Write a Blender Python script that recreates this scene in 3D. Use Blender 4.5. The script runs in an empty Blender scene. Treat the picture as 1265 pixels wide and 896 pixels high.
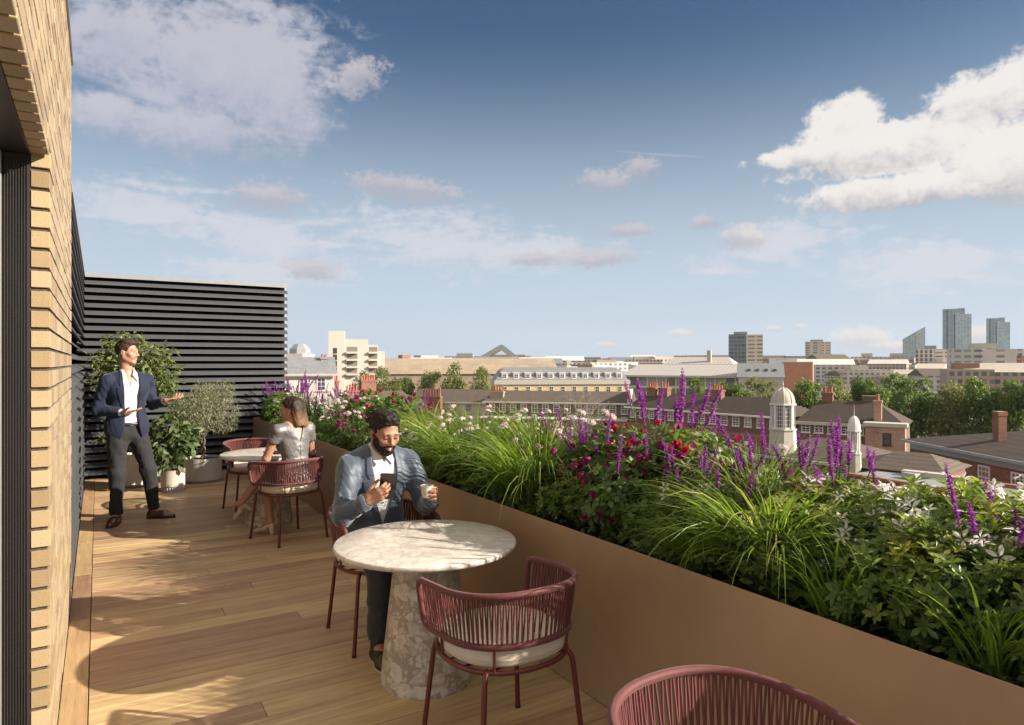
import bpy, bmesh, math, random
import numpy as np
from mathutils import Vector, Matrix, Quaternion
random.seed(7)
RNG = np.random.default_rng(7)
scene = bpy.context.scene
COL = scene.collection
PI = math.pi
R = math.radians
# ---------------------------------------------------------------- survey: the camera stands at the origin, 1.6 m over the deck
YAW = R(31.34); SA, CA = math.sin(YAW), math.cos(YAW)
CAMH, FPX = 1.6, 840.0
GROUND = -15.0
def at(px, d):
    r = (px - 632.5) / FPX * d
    return (d * SA + r * CA, d * CA - r * SA)
def zat(py, d): return CAMH - (py - 448) * d / FPX

# ---------------------------------------------------------------- objects
def tag(o, label=None, cat=None, group=None, kind=None):
    if label: o['label'] = label
    if cat: o['category'] = cat
    if group: o['group'] = group
    if kind: o['kind'] = kind
    return o
def thing(name, label, cat, loc=(0, 0, 0), rz=0.0, group=None):
    o = bpy.data.objects.new(name, None); COL.objects.link(o)
    o.empty_display_size = 0.1
    o.location = loc; o.rotation_euler = (0, 0, rz)
    return tag(o, label, cat, group)
def link(name, me, parent=None, loc=None, rot=None, scale=None):
    o = bpy.data.objects.new(name, me); COL.objects.link(o)
    if parent is not None: o.parent = parent
    if loc is not None: o.location = loc
    if rot is not None: o.rotation_euler = rot
    if scale is not None: o.scale = scale
    return o
def kids(o): return [c for c in bpy.data.objects if c.parent == o]
def copy_tree(o, parent=None):
    c = o.copy(); COL.objects.link(c)
    if parent is not None: c.parent = parent
    for ch in list(o.children): copy_tree(ch, c)
    return c

class MB:
    """collects shapes; build() links them as one mesh object"""
    def __init__(s): s.v, s.f, s.m, s.r = [], [], [], []
    def raw(s, vs, fs, m=0, rnd=None):
        o = len(s.v); s.v.extend([tuple(p) for p in vs])
        s.f.extend([tuple(o + i for i in f) for f in fs]); s.m.extend([m] * len(fs))
        rv = random.random() if rnd is None else rnd
        s.r.extend([rv] * len(vs)); return s
    def box(s, a, b, m=0, M=None, bev=0.0, rnd=None):
        (x0, y0, z0), (x1, y1, z1) = a, b
        if bev <= 0:
            vs = [(x0,y0,z0),(x1,y0,z0),(x1,y1,z0),(x0,y1,z0),(x0,y0,z1),(x1,y0,z1),(x1,y1,z1),(x0,y1,z1)]
            fs = [(3,2,1,0),(4,5,6,7),(0,1,5,4),(1,2,6,5),(2,3,7,6),(3,0,4,7)]
        else:
            k = bev; vs = []; idx = {}
            for iz, z in enumerate((z0, z1)):
                for iy, y in enumerate((y0, y1)):
                    for ix, x in enumerate((x0, x1)):
                        dx = k if ix == 0 else -k; dy = k if iy == 0 else -k; dz = k if iz == 0 else -k
                        idx[(ix,iy,iz)] = len(vs)
                        vs += [(x, y+dy, z+dz), (x+dx, y, z+dz), (x+dx, y+dy, z)]
            I = lambda ix,iy,iz,a: idx[(ix,iy,iz)] + a
            fs = [(I(0,0,0,0),I(0,0,1,0),I(0,1,1,0),I(0,1,0,0)), (I(1,0,0,0),I(1,1,0,0),I(1,1,1,0),I(1,0,1,0)),
                  (I(0,0,0,1),I(1,0,0,1),I(1,0,1,1),I(0,0,1,1)), (I(0,1,0,1),I(0,1,1,1),I(1,1,1,1),I(1,1,0,1)),
                  (I(0,0,0,2),I(0,1,0,2),I(1,1,0,2),I(1,0,0,2)), (I(0,0,1,2),I(1,0,1,2),I(1,1,1,2),I(0,1,1,2))]
            for iz in (0,1):
                for iy in (0,1): fs.append((I(0,iy,iz,1),I(1,iy,iz,1),I(1,iy,iz,2),I(0,iy,iz,2)))
                for ix in (0,1): fs.append((I(ix,0,iz,0),I(ix,1,iz,0),I(ix,1,iz,2),I(ix,0,iz,2)))
            for iy in (0,1):
                for ix in (0,1): fs.append((I(ix,iy,0,0),I(ix,iy,1,0),I(ix,iy,1,1),I(ix,iy,0,1)))
            for c in idx: fs.append((I(*c,0),I(*c,1),I(*c,2)))
        if M is not None: vs = [tuple(M @ Vector(p)) for p in vs]
        return s.raw(vs, fs, m, rnd)
    def tube(s, pts, rad, n=8, m=0, closed=False, caps=True, rnd=None, flat=1.0):
        pts = [Vector(p) for p in pts]; N = len(pts)
        rads = list(rad) if hasattr(rad, '__len__') else [rad] * N
        vs, fs = [], []
        T = []
        for i in range(N):
            a = pts[i-1] if (i > 0 or closed) else pts[i]
            b = pts[(i+1) % N] if (i < N-1 or closed) else pts[i]
            t = (b - a); T.append(t.normalized() if t.length > 1e-9 else Vector((0,0,1)))
        up = Vector((0,0,1)) if abs(T[0].z) < .9 else Vector((1,0,0))
        nrm = (up - T[0] * up.dot(T[0])).normalized()
        for i in range(N):
            nrm = nrm - T[i] * nrm.dot(T[i])
            nrm = nrm.normalized() if nrm.length > 1e-6 else T[i].orthogonal().normalized()
            bn = T[i].cross(nrm)
            for k in range(n):
                a = 2*PI*k/n
                vs.append(pts[i] + (nrm*math.cos(a)*flat + bn*math.sin(a)) * rads[i])
        for i in range(N if closed else N-1):
            j = (i+1) % N
            for k in range(n):
                k2 = (k+1) % n
                fs.append((i*n+k, j*n+k, j*n+k2, i*n+k2)[::-1])
        if caps and not closed:
            fs.append(tuple(range(n))); fs.append(tuple((N-1)*n+k for k in range(n))[::-1])
        return s.raw(vs, fs, m, rnd)
    def lathe(s, prof, n=32, m=0, M=None, sx=1.0, sy=1.0, power=2.0, rnd=None, cap=True):
        vs, fs = [], []
        for (r, z) in prof:
            for k in range(n):
                a = 2*PI*k/n; c, q = math.cos(a), math.sin(a)
                if power != 2.0:
                    c = math.copysign(abs(c)**(2/power), c); q = math.copysign(abs(q)**(2/power), q)
                vs.append((r*c*sx, r*q*sy, z))
        for i in range(len(prof)-1):
            for k in range(n):
                k2 = (k+1) % n
                fs.append((i*n+k, i*n+k2, (i+1)*n+k2, (i+1)*n+k))
        if cap:
            fs.append(tuple(range(n))[::-1]); fs.append(tuple((len(prof)-1)*n+k for k in range(n)))
        if M is not None: vs = [tuple(M @ Vector(p)) for p in vs]
        return s.raw(vs, fs, m, rnd)
    def prism(s, poly, y0, y1, m=0, M=None, rnd=None):
        """poly in x,z; extruded along y"""
        n = len(poly)
        vs = [(x, y0, z) for x, z in poly] + [(x, y1, z) for x, z in poly]
        fs = [tuple(range(n)), tuple(range(n, 2*n))[::-1]]
        for i in range(n):
            j = (i+1) % n; fs.append((j, i, n+i, n+j))
        if M is not None: vs = [tuple(M @ Vector(p)) for p in vs]
        return s.raw(vs, fs, m, rnd)
    def ball(s, c, r, m=0, n=10, k=6, M=None, rnd=None):
        rx, ry, rz = r if hasattr(r, '__len__') else (r, r, r)
        prof = []
        vs, fs = [], []
        for i in range(k+1):
            t = PI*i/k
            for j in range(n):
                a = 2*PI*j/n
                vs.append((c[0]+rx*math.sin(t)*math.cos(a), c[1]+ry*math.sin(t)*math.sin(a), c[2]-rz*math.cos(t)))
        for i in range(k):
            for j in range(n):
                j2 = (j+1) % n
                fs.append((i*n+j, i*n+j2, (i+1)*n+j2, (i+1)*n+j))
        if M is not None: vs = [tuple(M @ Vector(p)) for p in vs]
        return s.raw(vs, fs, m, rnd)
    def mesh(s, name, mats, smooth=None):
        me = bpy.data.meshes.new(name)
        me.from_pydata(s.v, [], s.f)
        mats = mats if isinstance(mats, (list, tuple)) else [mats]
        for q in mats: me.materials.append(q)
        me.polygons.foreach_set('material_index', s.m)
        at_ = me.attributes.new('rnd', 'FLOAT', 'POINT'); at_.data.foreach_set('value', s.r)
        me.validate(); 
        if smooth is not None:
            me.polygons.foreach_set('use_smooth', [True]*len(me.polygons))
            me.set_sharp_from_angle(angle=R(smooth))
        me.update(); return me
    def build(s, name, mats, parent=None, smooth=None, loc=None, rot=None):
        return link(name, s.mesh(name, mats, smooth), parent, loc, rot)

def np_mesh(name, V, F, mats, rnd=None, smooth=False, midx=None):
    """V (n,3) float, F (m,k) int with k = 3 or 4"""
    V = np.asarray(V, np.float32); F = np.asarray(F, np.int32)
    me = bpy.data.meshes.new(name)
    me.vertices.add(len(V)); me.vertices.foreach_set('co', V.ravel())
    k = F.shape[1]
    me.loops.add(F.size); me.loops.foreach_set('vertex_index', F.ravel())
    me.polygons.add(len(F))
    me.polygons.foreach_set('loop_start', np.arange(0, F.size, k, dtype=np.int32))
    for q in (mats if isinstance(mats, (list, tuple)) else [mats]): me.materials.append(q)
    if midx is not None: me.polygons.foreach_set('material_index', np.asarray(midx, np.int32))
    me.polygons.foreach_set('use_smooth', np.full(len(F), bool(smooth)))
    if rnd is not None:
        a = me.attributes.new('rnd', 'FLOAT', 'POINT'); a.data.foreach_set('value', np.asarray(rnd, np.float32))
    me.update(calc_edges=True); me.validate(); return me

# ---------------------------------------------------------------- materials
class NT:
    def __init__(s, name):
        s.mat = bpy.data.materials.new(name); s.mat.use_nodes = True
        s.t = s.mat.node_tree; s.t.nodes.clear()
        s.out = s.t.nodes.new('ShaderNodeOutputMaterial')
    def n(s, typ, **kw):
        x = s.t.nodes.new('ShaderNode' + typ)
        for k, v in kw.items():
            if k.startswith('i_'):
                x.inputs[k[2:].replace('_', ' ')].default_value = v
            else: setattr(x, k, v)
        return x
    def l(s, a, b): s.t.links.new(a, b); return b
    def val(s, x): return x
    def math(s, op, a, b=None, c=None, clamp=False):
        x = s.t.nodes.new('ShaderNodeMath'); x.operation = op; x.use_clamp = clamp
        for i, q in enumerate((a, b, c)):
            if q is None: continue
            if isinstance(q, (int, float)): x.inputs[i].default_value = q
            else: s.l(q, x.inputs[i])
        return x.outputs[0]
    def mix(s, f, a, b, blend='MIX'):
        x = s.t.nodes.new('ShaderNodeMix'); x.data_type = 'RGBA'; x.blend_type = blend
        for q, i in ((f, 0), (a, 6), (b, 7)):
            if isinstance(q, (int, float)): x.inputs[i].default_value = q
            elif isinstance(q, tuple): x.inputs[i].default_value = q if len(q) == 4 else (*q, 1)
            else: s.l(q, x.inputs[i])
        return x.outputs[2]
    def ramp(s, f, stops, interp='LINEAR'):
        x = s.t.nodes.new('ShaderNodeValToRGB'); cr = x.color_ramp; cr.interpolation = interp
        while len(cr.elements) < len(stops): cr.elements.new(0.5)
        for e, (p, c) in zip(cr.elements, stops):
            e.position = p; e.color = c if len(c) == 4 else (*c, 1)
        s.l(f, x.inputs[0]); return x.outputs[0]
    def coord(s, kind='Object', scale=(1,1,1), rot=(0,0,0)):
        c = s.n('TexCoord'); m = s.n('Mapping')
        m.inputs['Scale'].default_value = scale; m.inputs['Rotation'].default_value = rot
        s.l(c.outputs[kind], m.inputs['Vector']); return m.outputs[0]
    def noise(s, vec, scale, detail=4, rough=.55, dist=0.0, out=0):
        x = s.n('TexNoise'); x.inputs['Scale'].default_value = scale; x.inputs['Detail'].default_value = detail
        x.inputs['Roughness'].default_value = rough; x.inputs['Distortion'].default_value = dist
        if vec is not None: s.l(vec, x.inputs['Vector'])
        return x.outputs[out]
    def attr(s, name='rnd'):
        x = s.n('Attribute'); x.attribute_name = name; return x.outputs['Fac']
    def bump(s, h, strength=.3, dist=.01, prev=None):
        x = s.n('Bump'); x.inputs['Strength'].default_value = strength; x.inputs['Distance'].default_value = dist
        s.l(h, x.inputs['Height'])
        if prev is not None: s.l(prev, x.inputs['Normal'])
        return x.outputs[0]
    def principled(s, col, rough=.5, metal=0.0, spec=.5, normal=None, sheen=0.0, coat=0.0, sss=0.0, alpha=None, trans=0.0, ior=None):
        b = s.n('BsdfPrincipled')
        for key, q in (('Base Color', col), ('Roughness', rough), ('Metallic', metal), ('Specular IOR Level', spec)):
            if isinstance(q, tuple): b.inputs[key].default_value = q if len(q) == 4 else (*q, 1)
            elif isinstance(q, (int, float)): b.inputs[key].default_value = q
            else: s.l(q, b.inputs[key])
        if normal is not None: s.l(normal, b.inputs['Normal'])
        if sheen: b.inputs['Sheen Weight'].default_value = sheen
        if coat: b.inputs['Coat Weight'].default_value = coat
        if sss:
            b.inputs['Subsurface Weight'].default_value = sss
            b.inputs['Subsurface Radius'].default_value = (.01, .004, .002); b.inputs['Subsurface Scale'].default_value = 1.0
        if trans: b.inputs['Transmission Weight'].default_value = trans
        if ior: b.inputs['IOR'].default_value = ior
        return b
    def done(s, sh):
        s.l(sh.outputs[0], s.out.inputs['Surface']); return s.mat
MATS = {}
def sc3(c, k): return tuple(min(1, max(0, q*k)) for q in c)
def mat(name, col, rough=.5, metal=0.0, spec=.5, nscale=8.0, namt=.12, bscale=0, bamt=0.0, bdist=.004, rnd=0.0,
        stretch=(1,1,1), sheen=0.0, coat=0.0, sss=0.0, roughvar=.08, dirt=None):
    """general procedural surface: two-scale colour variation, roughness variation, fine bump"""
    if name in MATS: return MATS[name]
    t = NT(name); v = t.coord('Object', stretch)
    n1 = t.noise(v, nscale, 5, .6); n2 = t.noise(v, nscale*6.3, 3, .6)
    f = t.math('ADD', t.math('MULTIPLY', n1, .65), t.math('MULTIPLY', n2, .35))
    f = t.math('MULTIPLY_ADD', t.math('SUBTRACT', f, .5), 2.4, .5, clamp=True)
    c = t.mix(f, sc3(col, 1-namt), sc3(col, 1+namt))
    if rnd:
        a = t.attr(); k = t.math('MULTIPLY_ADD', a, 2*rnd, 1-rnd)
        h = t.n('HueSaturation'); t.l(k, h.inputs['Value']); t.l(c, h.inputs['Color']); c = h.outputs[0]
    if dirt:
        dn = t.noise(v, dirt[1], 6, .65)
        c = t.mix(t.math('MULTIPLY', t.ramp(dn, [(.5, (0,0,0)), (.72, (1,1,1))]), dirt[2]), c, dirt[0])
    r = t.math('MULTIPLY_ADD', n2, 2*roughvar, rough-roughvar)
    nm = None
    if bamt: nm = t.bump(t.noise(v, bscale or nscale*10, 4, .6), bamt, bdist)
    MATS[name] = t.done(t.principled(c, r, metal, spec, nm, sheen, coat, sss)); return MATS[name]
def leaf_mat(name, stops, trans=.45, rough=.45, tcol=None, spec=.4):
    """leaf or petal: the tone of each leaf comes from its own random value; thin, so light passes through"""
    if name in MATS: return MATS[name]
    t = NT(name); a = t.attr()
    c = t.ramp(a, stops)
    v = t.coord('Object'); n = t.noise(v, 60, 2)
    c = t.mix(t.math('MULTIPLY', n, .35), c, t.mix(.5, c, (0,0,0)))
    b = t.principled(c, rough, 0, spec)
    tr = t.n('BsdfTranslucent')
    h = t.n('HueSaturation'); h.inputs['Saturation'].default_value = 1.12; h.inputs['Value'].default_value = 1.5
    t.l(c, h.inputs['Color'])
    if tcol: t.l(t.mix(.5, h.outputs[0], tcol), tr.inputs['Color'])
    else: t.l(h.outputs[0], tr.inputs['Color'])
    mx = t.n('MixShader'); mx.inputs[0].default_value = trans
    t.l(b.outputs[0], mx.inputs[1]); t.l(tr.outputs[0], mx.inputs[2])
    MATS[name] = t.done(mx); return MATS[name]

# ---------------------------------------------------------------- camera
cam = bpy.data.cameras.new('camera'); camo = bpy.data.objects.new('camera', cam); COL.objects.link(camo)
camo.location = (0, 0, CAMH); camo.rotation_euler = (R(90), 0, -YAW)
cam.sensor_width = 36; cam.lens = 36 * FPX / 1265
cam.clip_start = .02; cam.clip_end = 20000
scene.camera = camo
# ================================================================= TERRACE: deck, wall, door, louvre screens
WX = -0.154          # face of the left wall
PX = 2.014           # inner face of the planter
BY = 10.87           # face of the back louvre screen
# deck boards run across, one border board along the wall
def wood(name, c0, c1, grain=(1, 18, 18), knots=True):
    t = NT(name); v0 = t.coord('Object'); a = t.attr()
    off = t.n('CombineXYZ'); t.l(t.math('MULTIPLY', a, 37.0), off.inputs[0]); t.l(t.math('MULTIPLY', a, 11.0), off.inputs[2])
    ad = t.n('VectorMath', operation='ADD'); t.l(v0, ad.inputs[0]); t.l(off.outputs[0], ad.inputs[1])
    m = t.n('Mapping'); m.inputs['Scale'].default_value = grain; t.l(ad.outputs[0], m.inputs[0])
    n1 = t.noise(m.outputs[0], 1.6, 6, .6, .6); n2 = t.noise(m.outputs[0], 6.0, 5, .7, .3)
    big = t.noise(ad.outputs[0], 1.3, 3, .5)
    f = t.math('ADD', t.math('MULTIPLY', n1, .6), t.math('MULTIPLY', n2, .4))
    f = t.math('MULTIPLY_ADD', t.math('SUBTRACT', f, .5), 2.6, .5, clamp=True)
    c = t.mix(f, c0, c1)
    c = t.mix(t.math('MULTIPLY', t.ramp(n2, [(.56, (0,0,0)), (.72, (1,1,1))]), .45), c, sc3(c0, .45))
    k = t.math('ADD', t.math('MULTIPLY_ADD', a, .36, .76), t.math('MULTIPLY', t.math('SUBTRACT', big, .5), .5))
    h = t.n('HueSaturation'); t.l(k, h.inputs['Value']); t.l(c, h.inputs['Color'])
    t.l(t.math('MULTIPLY_ADD', a, .03, .485), h.inputs['Hue'])
    nm = t.bump(f, .25, .003)
    return t.done(t.principled(h.outputs[0], t.math('MULTIPLY_ADD', n2, .25, .36), 0, .4, nm))
M_DECK = wood('deck_wood', (.265, .158, .078), (.60, .415, .232))
M_BORDER = wood('border_wood', (.28, .165, .08), (.50, .33, .18), (18, 1, 18))
M_GAP = mat('board_gap', (.012, .009, .007), .9)
mb = MB(); y = -2.0; i = 0
while y < 11.6:
    w = .158 + random.uniform(-.004, .004)
    xa, xb = WX + .116, PX + .05
    cuts = [xa, xb]
    if random.random() < .45: cuts = [xa, random.uniform(.35, 1.7), xb]
    for q in range(len(cuts)-1):
        dz = random.uniform(-.0006, .0006)
        mb.box((cuts[q]+.0012, y+.0024, -.03), (cuts[q+1]-.0012, y+w-.0024, dz), bev=.0018)
    y += w
deck = mb.build('deck', M_DECK); tag(deck, kind='structure')
mb = MB(); y = -2.0
while y < BY + .1:
    L = random.uniform(.9, 1.5)
    mb.box((WX+.002, y+.001, -.03), (WX+.113, y+L-.001, .0012), bev=.0018); y += L
tag(mb.build('deck_border', M_BORDER), kind='structure')
mb = MB(); mb.box((-3.5, -3, -.30), (3.3, 12.2, -.032)); tag(mb.build('deck_base', M_GAP), kind='structure')

# ---- brick wall with the lintel over the door opening
WY0, WY1, WZ, LZ = 3.10, 5.50, 3.62, 2.383
def brickmat():
    t = NT('buff_brick'); v = t.coord('Object'); a = t.attr()
    n1 = t.noise(v, 9, 5, .65); n2 = t.noise(v, 160, 3, .7)
    c = t.ramp(t.math('ADD', t.math('MULTIPLY', a, .7), t.math('MULTIPLY', n1, .3)),
               [(.12, (.22, .145, .07)), (.40, (.30, .21, .108)), (.8, (.36, .27, .15)), (1, (.27, .18, .09))])
    c = t.mix(t.ramp(n2, [(.60, (0,0,0)), (.70, (1,1,1))]), c, (.17, .10, .045))
    nm = t.bump(n2, .5, .003)
    b = t.principled(c, .6, 0, .5, nm, sheen=.22); b.inputs['Sheen Roughness'].default_value = .35
    return t.done(b)
M_BRICK = brickmat()
M_MORTAR = mat('dark_mortar', (.085, .066, .05), .95, nscale=60, namt=.5, bscale=300, bamt=.9, bdist=.006)
wall = thing('brick_wall', 'buff brick wall with recessed dark mortar beside the open door', 'wall', (WX, 3.1, 0))
mb = MB(); bh, cp = .0612, .075
zc = 0.0; course = 0
while zc < WZ:
    z0, z1 = zc + .0069, min(zc + .0069 + bh, WZ)
    above = z0 > LZ - .01
    ys = WY0 if not above else -1.6
    y = ys; first = True
    while y < WY1 - .02:
        L = .215
        if first: L = .102 if course % 2 else .215
        y1 = min(y + L, WY1)
        xo = random.uniform(-.0012, .0012)
        if z0 > LZ - .01 or y >= WY0:
            mb.box((-.0600, y - 3.1, z0), (xo, y1 - 3.1, z1), bev=.0016)
        y = y1 + .0022; first = False
    zc += cp; course += 1
# soffit bricks on edge along the opening
y = -1.6
while y < WY0 - .01:
    mb.box((-.102, y-3.1, LZ-.1), (-.0035, min(y+.0905, WY0-.004)-3.1, LZ-.0225 + .0), bev=.0025) if False else None
    y += .10
mb.build('brick_face', M_BRICK, wall)
mb = MB()
y = -1.6
while y < WY0 - .02:
    mb.box((-.062, y-3.1, LZ-.004), (-.002, min(y+.088, WY0-.006)-3.1, LZ+.05), bev=.0025)
    y += .10
mb.build('soffit_course', M_BRICK, wall)
mb = MB()
mb.box((-.30, .010, .0), (-.0095, WY1-3.1-.003, LZ+.004))
mb.box((-.30, -4.7, LZ+.0065), (-.0095, WY1-3.1-.003, WZ-.01))
mb.build('mortar_bed', M_MORTAR, wall)
mb = MB(); mb.box((-.33, -4.7, WZ), (.012, WY1-3.1+.01, WZ+.03), bev=.004)
mb.build('coping', mat('coping_metal', (.30, .30, .31), .4, .6), wall)

# ---- door frame and glass in the opening
M_FRAME = mat('bronze_frame', (.035, .030, .028), .42, .3, nscale=30, namt=.10, bscale=250, bamt=.05, stretch=(1, 1, .06))
df = thing('door_frame', 'dark bronze door frame in the brick opening', 'door frame', (WX-.062, WY0, 0))
mb = MB()
mb.box((-.082, .004, 0), (.001, .09, LZ-.006), bev=.002)
for k in range(9): mb.box((-.078+.0085*k, -.001, 0), (-.0755+.0085*k, .006, LZ-.012))
mb.build('jamb', M_FRAME, df)
mb = MB(); mb.box((-.082, -4.6, LZ-.0055), (-.001, .09, LZ+.10), bev=.002); mb.build('door_head', M_FRAME, df)
mb = MB(); mb.box((-.113, -.03, 0.05), (-.085, .085, LZ-.01), bev=.002)
mb.build('sliding_stile', mat('grey_frame', (.30, .29, .28), .4, .5), df)
def glassmat(name, tint, rough=.03):
    t = NT(name)
    n = t.noise(t.coord('Object'), 2.0, 2)
    return t.done(t.principled(t.mix(n, tint, sc3(tint, 1.3)), rough, 0, .9, None, coat=.6))
M_PANE = glassmat('door_glass', (.30, .30, .31))
mb = MB(); mb.box((-.155, -.02, .06), (-.140, .085, LZ-.02)); mb.build('glass_pane', M_PANE, df)
mb = MB(); mb.box((-1.9, .06, 0), (-.168, .085, LZ+.1)); mb.build('inner_return', mat('plaster', (.6, .58, .55), .9), df)

# ---- louvre screens: inclined blades between posts, under a folded coping
M_LOUVRE = mat('louvre_paint', (.078, .08, .086), .48, .2, .3, nscale=6, namt=.08, bscale=120, bamt=.03, rnd=.04)
M_LOUVRE2 = mat('louvre_coping', (.30, .305, .32), .36, .4, nscale=5, namt=.06)
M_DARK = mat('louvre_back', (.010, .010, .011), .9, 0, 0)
LP, LTOP = .104, 2.82
def louvre(label, loc, rz, L, z0, z1, endpost=True):
    t = thing('louvre_screen', label, 'louvre screen', loc, rz)
    blade = [(0.0, .0), (.070, -.052), (.078, -.052), (.078, -.040), (.012, .012), (0, .012)]
    mb = MB(); n = int((z1 - .075 - z0) / LP)
    for k in range(n):
        zz = z1 - .075 - LP*(k+1) + .075
        # local x = along the screen, y = depth (front at y<0)
        poly = [(-y_, zz + z_) for (y_, z_) in blade]
        vs = [(0, a, b) for a, b in poly] + [(L, a, b) for a, b in poly]
        m = len(poly); fs = [tuple(range(m)), tuple(range(m, 2*m))[::-1]]
        for i in range(m): j = (i+1) % m; fs.append((j, i, m+i, m+j))
        mb.raw(vs, fs)
    mb.build('blade_panel', M_LOUVRE, t)
    mb = MB(); mb.prism([(0,0),(L,0),(L,0),(0,0)], 0, 0) if False else None
    mb.box((-.002, -.082, z1-.058), (L+.006, -.076, z1-.004)); mb.box((-.002, -.0755, z1-.010), (L+.006, .17, z1)); mb.box((-.002, .1705, z1-.058), (L+.006, .176, z1-.004))
    mb.build('coping', M_LOUVRE2, t)
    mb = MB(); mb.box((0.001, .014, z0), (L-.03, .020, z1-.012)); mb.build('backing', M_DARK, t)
    if endpost:
        mb = MB(); mb.box((L-.028, .012, z0), (L-.004, .085, z1-.012), bev=.002)
        mb.build('end_post', mat('pale_post', (.42, .42, .44), .4, .4), t)
        mb = MB()
        for k in range(n):
            zz = z1 - LP*(k+1)
            mb.raw([(L-.002, .09, zz+.012), (L-.002, .16, zz-.045), (L-.002, .09, zz-.045), (L+.012, .09, zz+.012), (L+.012, .16, zz-.045), (L+.012, .09, zz-.045)],
                   [(0,1,2),(5,4,3),(0,3,4,1),(1,4,5,2),(2,5,3,0)])
        mb.build('rear_blade', M_LOUVRE, t)
    return t
louvre('wide dark grey louvre screen closing the far end of the deck', (WX-.30, BY+.075, 0), 0, 2.98, .0, LTOP)
ls = louvre('dark grey louvre screen along the left side, continuing the brick wall', (WX-.075, WY1+.012, 0), PI/2, BY-WY1-.02, .0, LTOP, False)
ls.rotation_euler = (0, 0, PI/2); ls.scale = (1, -1, 1) if False else (1, 1, 1)
# ================================================================= PLANTER
PT = .77
M_PLANT = mat('planter_paint', (.36, .245, .15), .38, .25, nscale=1.1, namt=.10, bscale=60, bamt=.04, dirt=((.30, .21, .14), 2.2, .25))
M_LINER = mat('liner', (.018, .019, .018), .7, nscale=20, namt=.2)
M_SOIL = mat('soil', (.030, .021, .014), .97, nscale=30, namt=.5, bscale=90, bamt=1, bdist=.02)
pl = thing('planter', 'long bronze painted planter trough along the right edge of the deck', 'planter', (PX, 0, 0))
mb = MB(); y = -1.6
while y < BY:
    y1 = BY + .02; mb.box((0, y+.0015, .004), (.004, y1-.0015, PT), bev=.001); y = y1
mb.box((.88, -1.6, -.03), (.90, BY+.02, PT), bev=.002); mb.box((0, -1.62, .004), (.9, -1.602, PT))
mb.box((.0045, BY+.0, .004), (.88, BY+.02, PT))
mb.build('panel', M_PLANT, pl)
mb = MB(); mb.box((.006, -1.6, .3), (.022, BY-.002, PT-.016)); mb.box((.86, -1.6, .3), (.878, BY-.002, PT-.016))
mb.build('liner', M_LINER, pl)
mb = MB()
nx, ny = 8, 110
vs = [(.022+.838*i/nx, -1.6+(BY+1.59)*j/ny, PT-.055+random.uniform(-.012, .012)) for j in range(ny+1) for i in range(nx+1)]
fs = [(j*(nx+1)+i, j*(nx+1)+i+1, (j+1)*(nx+1)+i+1, (j+1)*(nx+1)+i) for j in range(ny) for i in range(nx)]
mb.raw(vs, fs); mb.build('soil', M_SOIL, pl, 60)
mb = MB(); mb.box((.008, -1.58, .004), (.012, BY, .014)); mb.build('base_trim', M_LINER, pl)

# ================================================================= TABLES
def stonemat(nm_='breccia_stone', lift=1.0, rough=.38):
    t = NT(nm_); v = t.coord('Object')
    wob = t.n('TexNoise'); wob.inputs['Scale'].default_value = 9; wob.inputs['Detail'].default_value = 3; t.l(v, wob.inputs['Vector'])
    sub = t.n('VectorMath', operation='SUBTRACT'); t.l(wob.outputs['Color'], sub.inputs[0]); sub.inputs[1].default_value = (.5, .5, .5)
    scl = t.n('VectorMath', operation='SCALE'); t.l(sub.outputs[0], scl.inputs[0]); scl.inputs['Scale'].default_value = .05
    ad = t.n('VectorMath', operation='ADD'); t.l(v, ad.inputs[0]); t.l(scl.outputs[0], ad.inputs[1])
    base = t.mix(t.noise(v, 22, 6, .7), (.215, .17, .13), (.34, .28, .22))
    col = base
    for sc_, thr, wgt, ed in ((12, .60, .9, .12), (25, .60, .85, .11), (58, .58, .7, .10)):
        vo = t.n('TexVoronoi'); vo.inputs['Scale'].default_value = sc_; t.l(ad.outputs[0], vo.inputs['Vector'])
        ve = t.n('TexVoronoi'); ve.feature = 'DISTANCE_TO_EDGE'; ve.inputs['Scale'].default_value = sc_; t.l(ad.outputs[0], ve.inputs['Vector'])
        sep = t.n('SeparateColor'); t.l(vo.outputs['Color'], sep.inputs[0])
        on = t.math('GREATER_THAN', sep.outputs[0], thr)
        edge = t.ramp(ve.outputs['Distance'], [(ed*.45, (0,0,0)), (ed*.75, (1,1,1))])
        f = t.math('MULTIPLY', t.math('MULTIPLY', on, edge), wgt)
        cc = t.ramp(sep.outputs[1], [(0, (.34, .285, .235)), (.3, (.46, .40, .335)), (.7, (.62, .56, .485)), (1, (.40, .345, .295))])
        cc = t.mix(t.math('MULTIPLY', t.noise(v, 90, 4), .35), cc, (.30, .25, .20))
        col = t.mix(f, col, cc)
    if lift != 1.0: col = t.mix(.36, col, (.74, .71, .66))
    nm = t.bump(t.noise(v, 220, 3), .12, .002)
    return t.done(t.principled(col, rough, 0, .5, nm))
M_STONE = stonemat(); M_STONET = stonemat('breccia_honed', 1.5, .3)
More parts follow.
